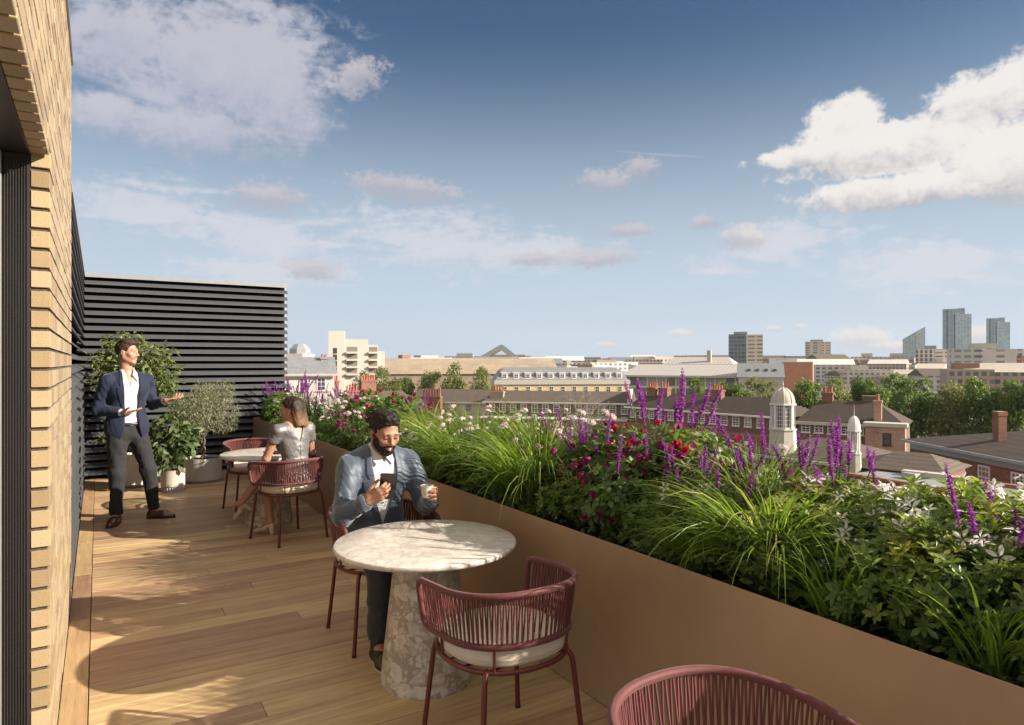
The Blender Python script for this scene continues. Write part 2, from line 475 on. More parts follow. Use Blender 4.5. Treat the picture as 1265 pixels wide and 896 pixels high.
def table(label, x, y, rz):
    t = thing('round_table', label, 'table', (x, y, 0), rz, 'round breccia stone tables')
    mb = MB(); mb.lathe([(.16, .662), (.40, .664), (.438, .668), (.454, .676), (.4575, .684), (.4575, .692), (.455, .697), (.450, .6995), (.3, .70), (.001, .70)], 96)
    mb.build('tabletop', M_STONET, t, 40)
    mb = MB()
    prof = [(.228, .0), (.2295, .006), (.2265, .03), (.205, .22), (.180, .44), (.158, .63), (.154, .6615)]
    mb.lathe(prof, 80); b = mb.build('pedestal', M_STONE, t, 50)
    mb = MB(); rr = .1615
    pts = [(rr*math.sin(a), -rr*math.cos(a), .612) for a in np.linspace(-.24, .24, 9)]
    mb.tube(pts, .0085, 8); mb.build('grip_slot', M_LINER, t, 60)
    return t
TB1, TB2 = (1.42, 3.17), (1.46, 7.07)
table('round pale stone table in front of the seated man in the blue suit', *TB1, R(12))
table('round pale stone table where the woman sits, beyond the suited man', *TB2, R(-20))

# ================================================================= CHAIRS
M_RED = mat('red_powder_coat', (.105, .020, .017), .38, .15, nscale=20, namt=.08, bscale=400, bamt=.04)
def ropemat():
    t = NT('red_rope'); v = t.coord('Object'); a = t.attr()
    n = t.noise(v, 400, 2); n2 = t.noise(v, 18, 3)
    c = t.mix(n2, (.080, .016, .015), (.125, .028, .026))
    h = t.n('HueSaturation'); t.l(t.math('MULTIPLY_ADD', a, .4, .8), h.inputs['Value']); t.l(c, h.inputs['Color'])
    return t.done(t.principled(h.outputs[0], .62, 0, .35, t.bump(n, .5, .002), sheen=.15))
M_ROPE = ropemat()
M_CUSH = mat('cushion_fabric', (.50, .43, .34), .92, nscale=30, namt=.06, bscale=900, bamt=.35, bdist=.002, sheen=.2)
M_RUBBER = mat('rubber', (.012, .011, .011), .7)
def chair_meshes():
    out = []
    def plan(s, k):      # s in [-1,1] round the back from tip to tip
        Ls, Ra = .19, .285*k
        tot = 2*Ls + PI*Ra*1.02; u = (s+1)/2*tot
        if u < Ls: return (-Ra+.004*(1-u/Ls), Ls-u, 0)
        if u > tot-Ls: return (Ra-.004*(1-(tot-u)/Ls), u-(tot-Ls), 0)
        t = (u-Ls)/(PI*Ra*1.02)*PI
        c, q = math.cos(t), math.sin(t)
        p = 2.35
        return (-Ra*math.copysign(abs(c)**(2/p), c), -Ra*1.03*abs(q)**(2/p), 0)
    def top(s): x, y, _ = plan(s, 1.0); return Vector((x, y, .737 - .040*abs(s)**1.6))
    def low(s): x, y, _ = plan(s*.97, .915); return Vector((x, y, .535 - .030*abs(s)**2))
    N = 70; S = np.linspace(-1, 1, N)
    def corner(a, b, c, n=5):
        return [a.lerp(b, t).lerp(b.lerp(c, t), t) for t in np.linspace(0, 1, n)]
    tp = [top(s) for s in S]; lw = [low(s) for s in S]
    # closed loop with rounded tips
    fr = tp[-1] + Vector((0, .022, -.004)); fl = tp[0] + Vector((0, .022, -.004))
    gr = lw[-1] + Vector((0, .026, .0)); gl = lw[0] + Vector((0, .026, .0))
    loop = tp[2:-2] + corner(tp[-2], fr, fr.lerp(gr, .22)) + corner(fr.lerp(gr, .8), gr, lw[-3]) + lw[3:-3][::-1] + corner(lw[2], gl, gl.lerp(fl, .2)) + corner(gl.lerp(fl, .78), fl, tp[1])
    # wrapped rail: fine rings swell the radius along the loop
    dense = []
    for i in range(len(loop)):
        a, b = loop[i], loop[(i+1) % len(loop)]
        m = max(1, int((b-a).length/.0032))
        for q in range(m): dense.append(a.lerp(b, q/m))
    rad = [.0122 if i % 2 else .0140 for i in range(len(dense))]
    mb = MB(); mb.tube(dense, rad, 9, closed=True); out.append(('back_rail', mb.mesh('back_rail', M_ROPE, 80), ))
    mb = MB(); NC = 56
    for i in range(NC):
        for sg in (-1, 1):
            s = -0.975 + 1.95*(i+.5+.16*sg)/NC
            s2 = s + sg*.012 + random.uniform(-.003, .003)
            a, b = top(s), low(max(-.985, min(.985, s2)))
            n = Vector((a.x, a.y+.02, 0)).normalized()
            mid = a.lerp(b, .5) + n*random.uniform(-.002, .003)
            mb.tube([a, mid, b], .0039, 5, caps=False)
    out.append(('rope_back', mb.mesh('rope_back', M_ROPE, 80)))
    mb = MB(); ring = []
    for k in range(48):
        a = 2*PI*k/48; c, q = math.cos(a), math.sin(a); p = 2.3
        ring.append((.255*math.copysign(abs(c)**(2/p), c), .255*math.copysign(abs(q)**(2/p), q), .432))
    mb.tube(ring, .0105, 8, closed=True)
    for k in range(-2, 3): xe = .25*(1-(abs(.09*k)/.255)**2.3)**(1/2.3); mb.tube([(-xe, .09*k, .430), (xe, .09*k, .430)], .005, 6)
    for s in (-.30, .30, -.78, .78):
        b = low(s); a = Vector((b.x*.97, b.y*.965 if s*s < .2 else b.y, .432)); mb.tube([a, b], .0062, 6)
    out.append(('seat_frame', mb.mesh('seat_frame', M_RED, 60)))
    for sx in (-1, 1):
        for sy in (-1, 1):
            mb = MB(); a = Vector((.181*sx, .181*sy, .432)); b = Vector((.205*sx, .205*sy, .430)); c = Vector((.243*sx, .243*sy, .0))
            pts = [a] + corner(a.lerp(b, .3), b, b.lerp(c, .12), 6) + [b.lerp(c, .5), c]
            mb.tube(pts, .0112, 10); mb.tube([c, (c.x, c.y, .014)], .0126, 10, m=1)
            out.append(('leg', mb.mesh('leg', [M_RED, M_RUBBER], 60)))
    mb = MB(); mb.lathe([(.16, .443), (.226, .444), (.244, .450), (.2505, .462), (.2515, .474), (.2535, .477), (.2515, .480), (.250, .492), (.243, .502), (.225, .508), (.15, .512), (.001, .513)], 64, power=2.35)
    out.append(('seat_cushion', mb.mesh('seat_cushion', M_CUSH, 50)))
    return out
CH = chair_meshes()
def chair(label, x, y, rz):
    t = thing('rope_chair', label, 'chair', (x, y, 0), rz, 'red rope back chairs')
    for n, me in CH: link(n, me, t)
    return t
chair('empty red rope chair seen from behind, pushed to the near stone table', 1.43, 2.43, R(2))
chair('red rope chair cut off at the bottom edge, its rail nearest the planter', 1.305, 1.095, R(178))
CH_MAN = chair('red rope chair under the seated man in the blue suit', 1.43, 3.84, R(180))
CH_WOM = chair('red rope chair under the seated woman, its back toward us', 1.49, 6.36, R(18))
chair('empty red rope chair on the far side of the far table', 1.44, 7.80, R(186))
# ================================================================= PLANTS
def unit(a): return a / np.maximum(np.linalg.norm(a, axis=-1, keepdims=True), 1e-9)
def leaf_tmpl(w=.36, fold=.25, droop=.25, t1=.34, t2=.68, w2=.9, w1=.8):
    """8 points: base, two ribs of three, tip; length 1 along y"""
    z = lambda t: -droop*t*t
    V = np.array([[0,0,0], [-w*w1/2,t1,z(t1)+fold*w*.4], [0,t1,z(t1)], [w*w1/2,t1,z(t1)+fold*w*.4],
                  [-w*w2/2,t2,z(t2)+fold*w*.4], [0,t2,z(t2)], [w*w2/2,t2,z(t2)+fold*w*.4], [0,1,z(1)]])
    F = np.array([[0,2,1],[0,3,2],[1,2,5],[1,5,4],[2,3,6],[2,6,5],[4,5,7],[5,6,7]])
    return V, F
def scatter(tm, P, D, N, S, rn):
    V, F = tm; P, D, N = np.asarray(P, float), unit(np.asarray(D, float)), np.asarray(N, float)
    X = unit(np.cross(D, N)); N = np.cross(X, D); S = np.asarray(S, float).reshape(-1, 1, 1)
    W = P[:, None, :] + S*(V[None, :, 0:1]*X[:, None, :] + V[None, :, 1:2]*D[:, None, :] + V[None, :, 2:3]*N[:, None, :])
    n, k = len(P), len(V)
    FF = (F[None] + (np.arange(n)*k)[:, None, None]).reshape(-1, 3)
    return W.reshape(-1, 3), FF, np.repeat(np.asarray(rn, float), k)
def merge(parts):
    V, F, r = [], [], []; o = 0
    for a, b, c in parts: V.append(a); F.append(b+o); r.append(c); o += len(a)
    return np.concatenate(V), np.concatenate(F), np.concatenate(r)
def rdir(n, rng): return unit(rng.normal(size=(n, 3)))
def perp(D, rng):
    q = rdir(len(D), rng); return unit(q - (q*D).sum(1, keepdims=True)*D)
def up_normal(D, rng, jit=.35):
    u = np.zeros_like(D); u[:, 2] = 1
    n = u - (u*D).sum(1, keepdims=True)*D + rng.normal(size=D.shape)*jit
    return unit(n)

M_LF_SHRUB = leaf_mat('shrub_leaf', [(0, (.068, .115, .034)), (.45, (.125, .19, .045)), (.8, (.25, .30, .06)), (1, (.40, .39, .085))], .48, .36)
M_LF_VAR = leaf_mat('variegated_leaf', [(0, (.06, .10, .035)), (.5, (.12, .17, .05)), (.75, (.32, .35, .18)), (1, (.46, .46, .30))], .42)
M_LF_DARK = leaf_mat('herb_leaf', [(0, (.06, .11, .034)), (.6, (.125, .195, .05)), (1, (.23, .29, .08))], .46)
M_GRASS = leaf_mat('grass_blade', [(0, (.08, .14, .022)), (.5, (.17, .25, .042)), (.9, (.30, .37, .08)), (1, (.42, .40, .15))], .5, .38)
M_STEM = mat('green_stem', (.075, .085, .03), .6, nscale=20, namt=.3)
M_TWIG = mat('woody_stem', (.10, .07, .045), .8, nscale=20, namt=.3)
M_PURPLE = leaf_mat('purple_floret', [(0, (.20, .03, .24)), (.5, (.35, .075, .38)), (1, (.52, .17, .52))], .38, .55)
M_RED = leaf_mat('red_petal', [(0, (.17, .008, .035)), (.45, (.34, .022, .06)), (.75, (.46, .07, .07)), (1, (.50, .16, .10))], .4, .5)
M_MAG = leaf_mat('magenta_petal', [(0, (.13, .006, .06)), (.6, (.27, .015, .11)), (1, (.42, .05, .18))], .4, .5)
M_WHITE = leaf_mat('white_petal', [(0, (.62, .56, .55)), (1, (.78, .74, .70))], .35, .55)
M_PINKW = leaf_mat('blush_petal', [(0, (.55, .42, .44)), (.5, (.68, .58, .57)), (1, (.76, .70, .66))], .35, .6)
M_YEL = mat('stamen', (.55, .40, .08), .7)

# ---- flower meshes, shared by all the plants that carry them
def spike_mesh(seed, L, r=.0086):
    g = np.random.default_rng(seed); n = int(L*1700)
    t = np.sort(g.random(n)); a = g.random(n)*2*PI
    bend = g.normal(size=2)*.05
    prof = np.where(t < .12, .55+3.7*t, np.where(t < .75, 1.0, 1-(t-.75)/.25*.72))*r*(.78+.3*np.sin(t*L*420))
    c = np.stack([bend[0]*t*t*L, bend[1]*t*t*L, t*L], 1)
    rad = np.stack([np.cos(a), np.sin(a), np.full(n, .35)], 1)
    P = c + unit(rad)*(prof*.35)[:, None]
    parts = [scatter(leaf_tmpl(.75, .5, .3), P, rad + g.normal(size=(n, 3))*.3, np.tile([0, 0, 1.], (n, 1)) + g.normal(size=(n, 3))*.4, prof*1.15+.002, g.random(n))]
    V, F, rn = merge(parts)
    mb = MB(); mb.tube([(0, 0, -.02), (0, 0, L*.3), (bend[0]*L*.8, bend[1]*L*.8, L*.93)], [.0032, .0035, .0012], 5, rnd=.1)
    n0 = len(V); V = np.concatenate([V, np.array(mb.v)]); tri = []
    for f in mb.f:
        for i in range(1, len(f)-1): tri.append((f[0]+n0, f[i]+n0, f[i+1]+n0))
    F = np.concatenate([F, np.array(tri)]); rn = np.concatenate([rn, np.full(len(mb.v), .2)])
    return np_mesh('flower_spike', V, F, M_PURPLE, rn)
SPIKES = [spike_mesh(100+i, L) for i, L in enumerate((.11, .14, .17, .20, .23))]
def bloom_mesh(seed, size, m, kind):
    g = np.random.default_rng(seed); parts = []
    if kind == 'star':                   # truss of flat five-petalled flowers
        k = g.integers(3, 6)
        for i in range(k):
            ax = unit(np.array([[g.normal()*.5, g.normal()*.5, 1.0]]))[0]; c = np.array([g.normal()*.020, g.normal()*.020, g.normal()*.008]) if i else np.zeros(3)
            u = unit(np.cross(ax, [1, .3, 0])[None])[0]; v = np.cross(ax, u)
            A = np.arange(5)*2*PI/5 + g.random()*2
            rad = np.cos(A)[:, None]*u + np.sin(A)[:, None]*v
            parts.append(scatter(leaf_tmpl(.42, .3, .25), np.tile(c, (5, 1))+rad*.002, rad+ax*.28, np.tile(ax, (5, 1)), np.full(5, size*(.8+.4*g.random())), .3+.7*g.random(5)))
    elif kind == 'cup':                  # nodding four-petalled bell
        k = 9
        A = np.arange(k)*2*PI/k*2.0 + g.random(); rad = np.stack([np.cos(A), np.sin(A), np.zeros(k)], 1); ax = np.array([0, 0, 1.])
        op = np.array([.35]*4 + [.95]*5)[:, None]
        parts.append(scatter(leaf_tmpl(.72, .8, -.25), rad*.003, rad*op+ax, -rad+ax*.4, size*(.75+.35*g.random(k)), np.clip(.2+g.random(k)*.8, 0, 1)))
    else:                                # domed head of tiny flowers
        k = 70; d = rdir(k, g); d[:, 2] = np.abs(d[:, 2])*.8
        P = d*np.array([size, size, size*.7])*(.75+.3*g.random((k, 1)))
        for q in range(3):
            parts.append(scatter(leaf_tmpl(.8, .2, .2), P, perp(d, g)+d*.35, d, .0085*(.8+.5*g.random(k)), g.random(k)))
    V, F, rn = merge(parts); return np_mesh('flower', V, F, m, rn)
STARS = [bloom_mesh(200+i, .025, M_WHITE, 'star') for i in range(4)]
CUPS = [bloom_mesh(220+i, .030, M_RED, 'cup') for i in range(3)] + [bloom_mesh(230+i, .029, M_MAG, 'cup') for i in range(3)]
HEADS = [bloom_mesh(240+i, .026, M_PINKW, 'head') for i in range(4)]
PINKS = [bloom_mesh(250+i, .014, M_MAG, 'head') for i in range(2)]

# ---- foliage meshes
def shrub_fol(seed, rx, ry, h, shoots, leaf, k=8, w=.36, m=None, low=-.15):
    """dome of leafy shoots, each ending in a rosette; returns (mesh, tips)"""
    g = np.random.default_rng(seed); parts = []
    d = rdir(shoots*3, g); d = d[d[:, 2] > low][:shoots]; n = len(d)
    rr = .52 + .48*np.sqrt(g.random(n)); lump = 1 + .16*np.sin(d[:, 0]*5+seed)*np.cos(d[:, 1]*4+seed*2)
    tips = d*np.array([rx, ry, h*.62])*(rr*lump)[:, None]; tips[:, 2] += h*.38
    ax = unit(d*.8 + np.array([0, 0, .75]) + g.normal(size=(n, 3))*.25)
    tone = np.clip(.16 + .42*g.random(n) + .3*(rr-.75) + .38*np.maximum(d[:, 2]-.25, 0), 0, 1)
    for i in range(k):
        ring = i % 2; a = 2*PI*i/k
        u = perp(ax, g) if i == 0 else u0
        if i == 0: u0 = u
        v = np.cross(ax, u0); rad = u0*math.cos(a) + v*math.sin(a)
        op = (1.15 if ring == 0 else .75) + g.normal(size=(n, 1))*.14
        D = ax*np.cos(op) + rad*np.sin(op); N = ax*np.sin(op) - rad*np.cos(op)
        parts.append(scatter(leaf_tmpl(w, .35, .22, w1=.55, w2=1.0), tips + ax*(-.006*ring), D, N, leaf*(.7+.5*g.random(n)), np.clip(tone + g.normal(size=n)*.10, 0, 1)))
    # leaves lower on each shoot
    for q in range(3):
        D = unit(perp(ax, g)+ax*.35); P = tips - ax*(.025+.028*q)
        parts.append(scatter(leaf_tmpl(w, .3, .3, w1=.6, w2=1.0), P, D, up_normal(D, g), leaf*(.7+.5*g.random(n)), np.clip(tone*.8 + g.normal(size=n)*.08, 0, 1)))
    V, F, rn = merge(parts)
    return np_mesh('foliage', V, F, m or M_LF_SHRUB, rn, True), tips, ax
def stem_mesh(tips, base_r, n, m=M_TWIG, seed=1, rad=.0035):
    g = np.random.default_rng(seed); mb = MB()
    for i in g.choice(len(tips), min(n, len(tips)), replace=False):
        t = Vector(tips[i]); a = g.random()*2*PI; b = Vector((math.cos(a)*base_r*g.random(), math.sin(a)*base_r*g.random(), -.02))
        mb.tube([b, b.lerp(t, .45)+Vector((0, 0, .03)), t], [rad, rad*.75, rad*.4], 5, caps=False)
    return mb.mesh('stem', m, 80)
def herb_fol(seed, rad, h, n, leaf, w=.22, m=None, lean=.25):
    """upright stems with paired narrow leaves; returns (foliage, stems, tips, dirs)"""
    g = np.random.default_rng(seed); parts = []; mb = MB(); tips, dirs = [], []
    for i in range(n):
        a = g.random()*2*PI; rb = rad*.55*math.sqrt(g.random()); b = np.array([math.cos(a)*rb, math.sin(a)*rb, -.02])
        H = h*(.55+.5*g.random()); out = lean*(.3+g.random())*H*(.5+rb/rad)
        t = b + np.array([math.cos(a)*out+g.normal()*.03, math.sin(a)*out+g.normal()*.03, H])
        mid = (b+t)/2 + np.array([-math.cos(a), -math.sin(a), 0])*out*.18
        mb.tube([Vector(b), Vector(mid), Vector(t)], [.0034, .0028, .0016], 5, caps=False)
        dd = unit((t-mid)[None])[0]; tips.append(t); dirs.append(dd)
        k = int(H/.016); ts = np.linspace(.12, .99, k)[:, None]
        C = (1-ts)**2*b + 2*ts*(1-ts)*mid + ts**2*t
        ax = unit(2*(1-ts)*(mid-b)+2*ts*(t-mid))
        for q in (1, -1):
            rv = perp(ax, g)*q; D = unit(rv + ax*(.15+.5*g.random((k, 1))))
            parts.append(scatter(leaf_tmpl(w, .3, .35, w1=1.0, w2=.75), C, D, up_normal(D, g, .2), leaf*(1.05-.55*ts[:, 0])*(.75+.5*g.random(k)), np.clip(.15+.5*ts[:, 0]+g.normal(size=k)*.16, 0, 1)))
    V, F, rn = merge(parts)
    return np_mesh('foliage', V, F, m or M_LF_DARK, rn, True), mb.mesh('stem', M_STEM, 80), np.array(tips), np.array(dirs)
def grass_fol(seed, n, L, wid=.0065, spread=.07, arch=1.0, upright=.5, bias=(0, 0), m=None):
    g = np.random.default_rng(seed); K = 8
    a = g.random(n)*2*PI; rb = spread*np.sqrt(g.random(n)); base = np.stack([np.cos(a)*rb, np.sin(a)*rb, np.full(n, -.02)], 1)
    az = a + g.normal(size=n)*.5; h = np.stack([np.cos(az)+bias[0], np.sin(az)+bias[1], np.zeros(n)], 1); hl = np.linalg.norm(h, axis=1, keepdims=True); h = h/np.maximum(hl, .3)
    ln = L*(.5+.6*g.random(n)); th0 = (1-upright)*(.2+.9*g.random(n)); th1 = th0 + arch*(1.1+1.2*g.random(n))*(.45+.55*ln/L)
    th1 = np.minimum(th1, 2.95)
    pts = [base]; p = base
    for i in range(1, K):
        t = (i-.5)/(K-1); th = th0 + (th1-th0)*t**1.35
        p = p + (ln/(K-1))[:, None]*(h*np.sin(th)[:, None] + np.array([0, 0, 1.])*np.cos(th)[:, None]); pts.append(p)
    side = np.stack([-h[:, 1], h[:, 0], np.zeros(n)], 1); side = unit(side + g.normal(size=(n, 3))*.25)
    w = wid*(.6+.6*g.random(n))
    V = np.zeros((n, K*2, 3))
    for i in range(K):
        t = i/(K-1); ww = w*(1.0 if t < .5 else max(.05, 1-(t-.5)/.5*.95))*(.6+.8*min(t*3, 1)*.5)
        V[:, 2*i] = pts[i] - side*ww[:, None]*.5; V[:, 2*i+1] = pts[i] + side*ww[:, None]*.5
    f = np.array([[2*i, 2*i+1, 2*i+3, 2*i+2] for i in range(K-1)])
    F = (f[None] + (np.arange(n)*K*2)[:, None, None]).reshape(-1, 4)
    rn = np.clip(.42 + g.normal(size=n)*.24, 0, 1); rn = np.where(g.random(n) < .03, 1.0, rn)
    return np_mesh('blade_tuft', V.reshape(-1, 3), F, m or M_GRASS, np.repeat(rn, K*2), True)

SZ = PT - .05
def px_loc(px, x):
    k = (px-632.5)/FPX; d = x/(SA+k*CA); return x, d*(CA-k*SA)
def orient(d, roll=0.0):
    q = Vector((0, 0, 1)).rotation_difference(Vector(d)); return (q @ Quaternion((0, 0, 1), roll)).to_euler()
def add_flowers(t, name, meshes, pts, dirs, g, scale=(.8, 1.25), off=0.0, flip=False):
    for i, (p, d) in enumerate(zip(pts, dirs)):
        me = meshes[int(g.integers(len(meshes)))]; s = g.uniform(*scale)
        link(name, me, t, Vector(p)+Vector(d)*off, orient(-d if flip else d, g.random()*6.28), (s, s, s))
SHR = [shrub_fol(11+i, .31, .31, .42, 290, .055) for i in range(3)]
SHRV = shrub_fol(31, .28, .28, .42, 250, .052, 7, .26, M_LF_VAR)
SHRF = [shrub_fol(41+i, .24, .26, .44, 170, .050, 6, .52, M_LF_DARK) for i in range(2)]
HRB = [herb_fol(51+i, .17, .46, 26, .066) for i in range(3)]
HRBL = [herb_fol(61+i, .20, .38, 34, .05, .34, None, .45) for i in range(2)]
GRU = [grass_fol(71+i, 420, .50, .0072, .07, .75, .75) for i in range(2)]
GRD = [grass_fol(81+i, 560, .66, .0070, .08, 1.0, .55, (-.45, 0)) for i in range(2)]
GRT = [grass_fol(91, 110, .42, .008, .05, .8, .6, (-.3, 0))]
STEMS = [stem_mesh(q[1], .05, 60, seed=5+i) for i, q in enumerate(SHR)]
STEMV = stem_mesh(SHRV[1], .05, 60, seed=9); STEMF = [stem_mesh(q[1], .05, 60, seed=12+i) for i, q in enumerate(SHRF)]
def pick(g, tips, ax, n, zmin, front=None):
    idx = [i for i in range(len(tips)) if tips[i][2] > zmin]
    idx = g.permutation(idx)[:n]; return tips[idx], ax[idx]
def plant(kind, label, px, x, rz=0.0, s=1.0, v=0, nf=8, cat=None, grp=None, sz=None, mix=None):
    g = np.random.default_rng(int(px*7 + x*1000)); X, Y = px_loc(px, x)
    names = dict(shrub=('leafy_shrub', 'shrub'), vshrub=('variegated_shrub', 'shrub'), red=('red_flowering_shrub', 'flowering shrub'), salvia=('purple_salvia', 'salvia'),
                 grass=('grass_clump', 'ornamental grass'), droop=('grass_clump', 'ornamental grass'), thin=('grass_clump', 'ornamental grass'), white=('white_flowering_herb', 'flowering herb'), pink=('pink_flowering_herb', 'flowering herb'))
    grps = dict(shrub='leafy shrubs in the planter', vshrub='leafy shrubs in the planter', red='red flowering shrubs in the planter', salvia='purple salvias in the planter', grass='grass clumps in the planter', droop='grass clumps in the planter', thin='grass clumps in the planter', white='pale flowering herbs in the planter', pink='pale flowering herbs in the planter')
    t = thing(names[kind][0], label, names[kind][1], (X, Y, SZ), rz, grps[kind])
    s *= {'salvia': 1.02, 'shrub': 1.02, 'vshrub': 1.02, 'red': 1.12, 'grass': 1.38, 'droop': 1.3}.get(kind, 1.2); t.scale = (s, s, s*(sz or 1))
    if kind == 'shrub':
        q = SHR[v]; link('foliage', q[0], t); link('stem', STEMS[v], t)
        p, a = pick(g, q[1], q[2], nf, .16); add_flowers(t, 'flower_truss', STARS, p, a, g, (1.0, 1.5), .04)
    elif kind == 'vshrub':
        q = SHRV; link('foliage', q[0], t); link('stem', STEMV, t)
        p, a = pick(g, q[1], q[2], nf, .2); add_flowers(t, 'flower_truss', STARS, p, a, g, (.9, 1.3), .03)
    elif kind == 'red':
        q = SHRF[v]; link('foliage', q[0], t); link('stem', STEMF[v], t)
        p, a = pick(g, q[1], q[2], nf, .14); add_flowers(t, 'flower', CUPS, p, a + np.array([0, 0, -.9])*g.random((len(p), 1)), g, (.75, 1.4), .03)
    elif kind == 'salvia':
        q = HRB[v]; link('foliage', q[0], t); link('stem', q[1], t)
        o = np.argsort(-q[2][:, 2]+g.random(len(q[2]))*.16)[:int(nf*1.7)]; add_flowers(t, 'flower_spike', SPIKES, q[2][o], unit(q[3][o]+g.normal(size=(len(o), 3))*.16), g, (.55, 1.0), -.01)
    elif kind in ('grass', 'droop', 'thin'):
        link('blade_tuft', dict(grass=GRU, droop=GRD, thin=GRT)[kind][v], t)
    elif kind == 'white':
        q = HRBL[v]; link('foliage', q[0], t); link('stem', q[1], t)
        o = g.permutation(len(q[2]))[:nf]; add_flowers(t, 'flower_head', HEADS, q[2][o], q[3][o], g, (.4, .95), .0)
    elif kind == 'pink':
        q = HRBL[v]; link('foliage', q[0], t); link('stem', q[1], t)
        o = g.permutation(len(q[2]))[:nf]; add_flowers(t, 'flower_head', PINKS, q[2][o], q[3][o], g, (.7, 1.4), .0)
    return t
# from the right edge of the photo toward the far end
plant('shrub', 'leafy shrub in the planter, out beyond the right edge, its white stars just showing', 1420, 2.50, 1.0, 1.0, 0, 6)
plant('shrub', 'yellow green shrub with white stars at the right edge of the planter', 1268, 2.56, 2.2, 1.0, 1, 40)
plant('shrub', 'low dark leafy shrub at the planter rim, lowest at the right edge', 1300, 2.30, .3, .72, 2, 1)
plant('shrub', 'broad leafy shrub with white stars, left of the shrub at the right edge', 1165, 2.55, 4.0, 1.05, 2, 44)
plant('shrub', 'leafy shrub hanging its large rosettes over the dark planter rim', 1135, 2.26, 5.1, .82, 0, 7)
plant('thin', 'thin tuft of long blades at the far right, over the dark rim', 1225, 2.16, 0, .9, 0)
plant('vshrub', 'variegated shrub with white stars behind the dark leafy shrub', 1075, 2.62, 1.4, .95, 0, 30)
plant('shrub', 'dark leafy shrub between the thin tuft and the big drooping grass', 985, 2.30, 2.7, .82, 1, 12)
plant('thin', 'thin tuft of arching blades at the foot of the dark leafy shrub', 1035, 2.14, .4, .95, 0)
plant('salvia', 'tall purple salvia in front of the white cupolas', 1030, 2.66, 1.0, 1.08, 0, 11)
plant('salvia', 'purple salvia leaning over the shrubs near the right edge', 1225, 2.36, 3.0, .86, 1, 4)
plant('salvia', 'purple salvia between the variegated shrub and the bright upright grass', 960, 2.48, 2.0, 1.08, 2, 8)
plant('droop', 'big drooping grass clump spilling over the planter, right of the near chair', 955, 2.27, .1, .84, 0)
plant('grass', 'bright upright grass behind the big drooping grass', 935, 2.62, .8, 1.02, 0)
plant('red', 'red flowering shrub with the tallest purple spikes around it', 850, 2.56, 0, 1.12, 0, 64)
plant('salvia', 'tallest purple salvia, among the red flowers in front of the terrace roofs', 835, 2.68, 2.4, 1.40, 1, 9)
plant('salvia', 'dark salvia sprawling over the rim with drooping spikes', 800, 2.24, 1.3, .86, 2, 5)
plant('red', 'red flowering shrub nearest the middle of the planter', 755, 2.50, 2.1, 1.04, 1, 60)
plant('salvia', 'purple salvia at the left edge of the red flowers', 735, 2.40, .4, .98, 0, 7)
plant('shrub', 'small dark rosette shrub at the rim between red flowers and long grass', 712, 2.22, 2.0, .62, 0, 0)
plant('droop', 'large arching grass clump behind the near table top', 662, 2.28, .2, 1.0, 1)
plant('grass', 'bright upright grass clump with pale tips above the large arching grass', 672, 2.62, 1.3, 1.12, 1)
plant('white', 'pale flowering herb behind the arching grasses', 640, 2.74, .9, 1.15, 0, 30)
plant('droop', 'arching grass clump just right of the cup', 572, 2.28, -.2, .98, 0)
plant('grass', 'upright grass clump behind the cup hand of the suited man', 590, 2.62, .3, 1.05, 0)
plant('white', 'white flowering herb beside the suited man\'s shoulder', 540, 2.36, 2.2, 1.05, 1, 26)
plant('grass', 'upright grass clump behind the white flowers by the suited man', 530, 2.66, 2.5, 1.0, 1)
plant('red', 'red flowering shrub above the head of the suited man', 492, 2.62, 1.1, 1.15, 0, 40)
plant('shrub', 'dark leafy shrub behind the head of the suited man', 478, 2.28, .6, .85, 1, 2)
plant('pink', 'trailing herb with tiny pink flowers left of the suited man', 447, 2.26, 2.1, .95, 0, 24)
plant('red', 'red flowering shrub left of the suited man, near the terrace chimneys', 455, 2.68, 2.9, 1.1, 1, 30)
plant('white', 'mass of white flowers right of the woman\'s hair', 425, 2.32, .3, 1.12, 0, 32)
plant('white', 'white flowering herb further back than the mass beside the woman', 408, 2.62, 1.3, 1.2, 1, 28)
plant('salvia', 'purple salvia above the mass of white flowers', 425, 2.72, .7, 1.1, 0, 9)
plant('salvia', 'purple salvia right behind the woman\'s head', 385, 2.40, 2.0, 1.1, 1, 10)
plant('salvia', 'purple salvia in front of the white house with the slate roof', 372, 2.66, 1.2, 1.25, 2, 14)
plant('shrub', 'green shrub in the planter behind the woman\'s face', 352, 2.34, 3.3, 1.0, 2, 5)
plant('salvia', 'purple salvia leaning toward the far louvre screen', 340, 2.30, .2, 1.05, 0, 10)
plant('red', 'small red flowering shrub against the far louvre screen', 336, 2.56, .5, 1.22, 0, 30)
plant('shrub', 'green shrub filling the far end of the planter', 322, 2.26, 1.9, .95, 0, 1)

# low creeping cover between the plants
g_ = np.random.default_rng(77); n_ = 26000
P_ = np.stack([PX+.07+.73*g_.random(n_)**1.35, g_.uniform(-.4, BY-.05, n_), np.zeros(n_)], 1)
hh_ = .05+.17*(.5+.5*np.sin(P_[:, 0]*9+1.7*np.sin(P_[:, 1]*5)))*(.6+.4*np.sin(P_[:, 1]*7.3)); P_[:, 2] = SZ + hh_*g_.random(n_)**.6
D_ = rdir(n_, g_); D_[:, 2] = np.abs(D_[:, 2])*.7
V_, F_, r_ = scatter(leaf_tmpl(.42, .3, .35), P_, D_, up_normal(D_, g_, .4), .045*(.6+.8*g_.random(n_)), np.clip(.1+.6*g_.random(n_), 0, 1))
tag(link('ground_cover', np_mesh('ground_cover', V_, F_, M_LF_SHRUB, r_, True)), 'low dark green ground cover creeping between the planter\'s shrubs and grasses', 'ground cover', None, 'stuff')
plant('red', 'red flowering shrub out of the right edge, behind the white stars', 1500, 2.3, 1.0, .9, 0, 10)
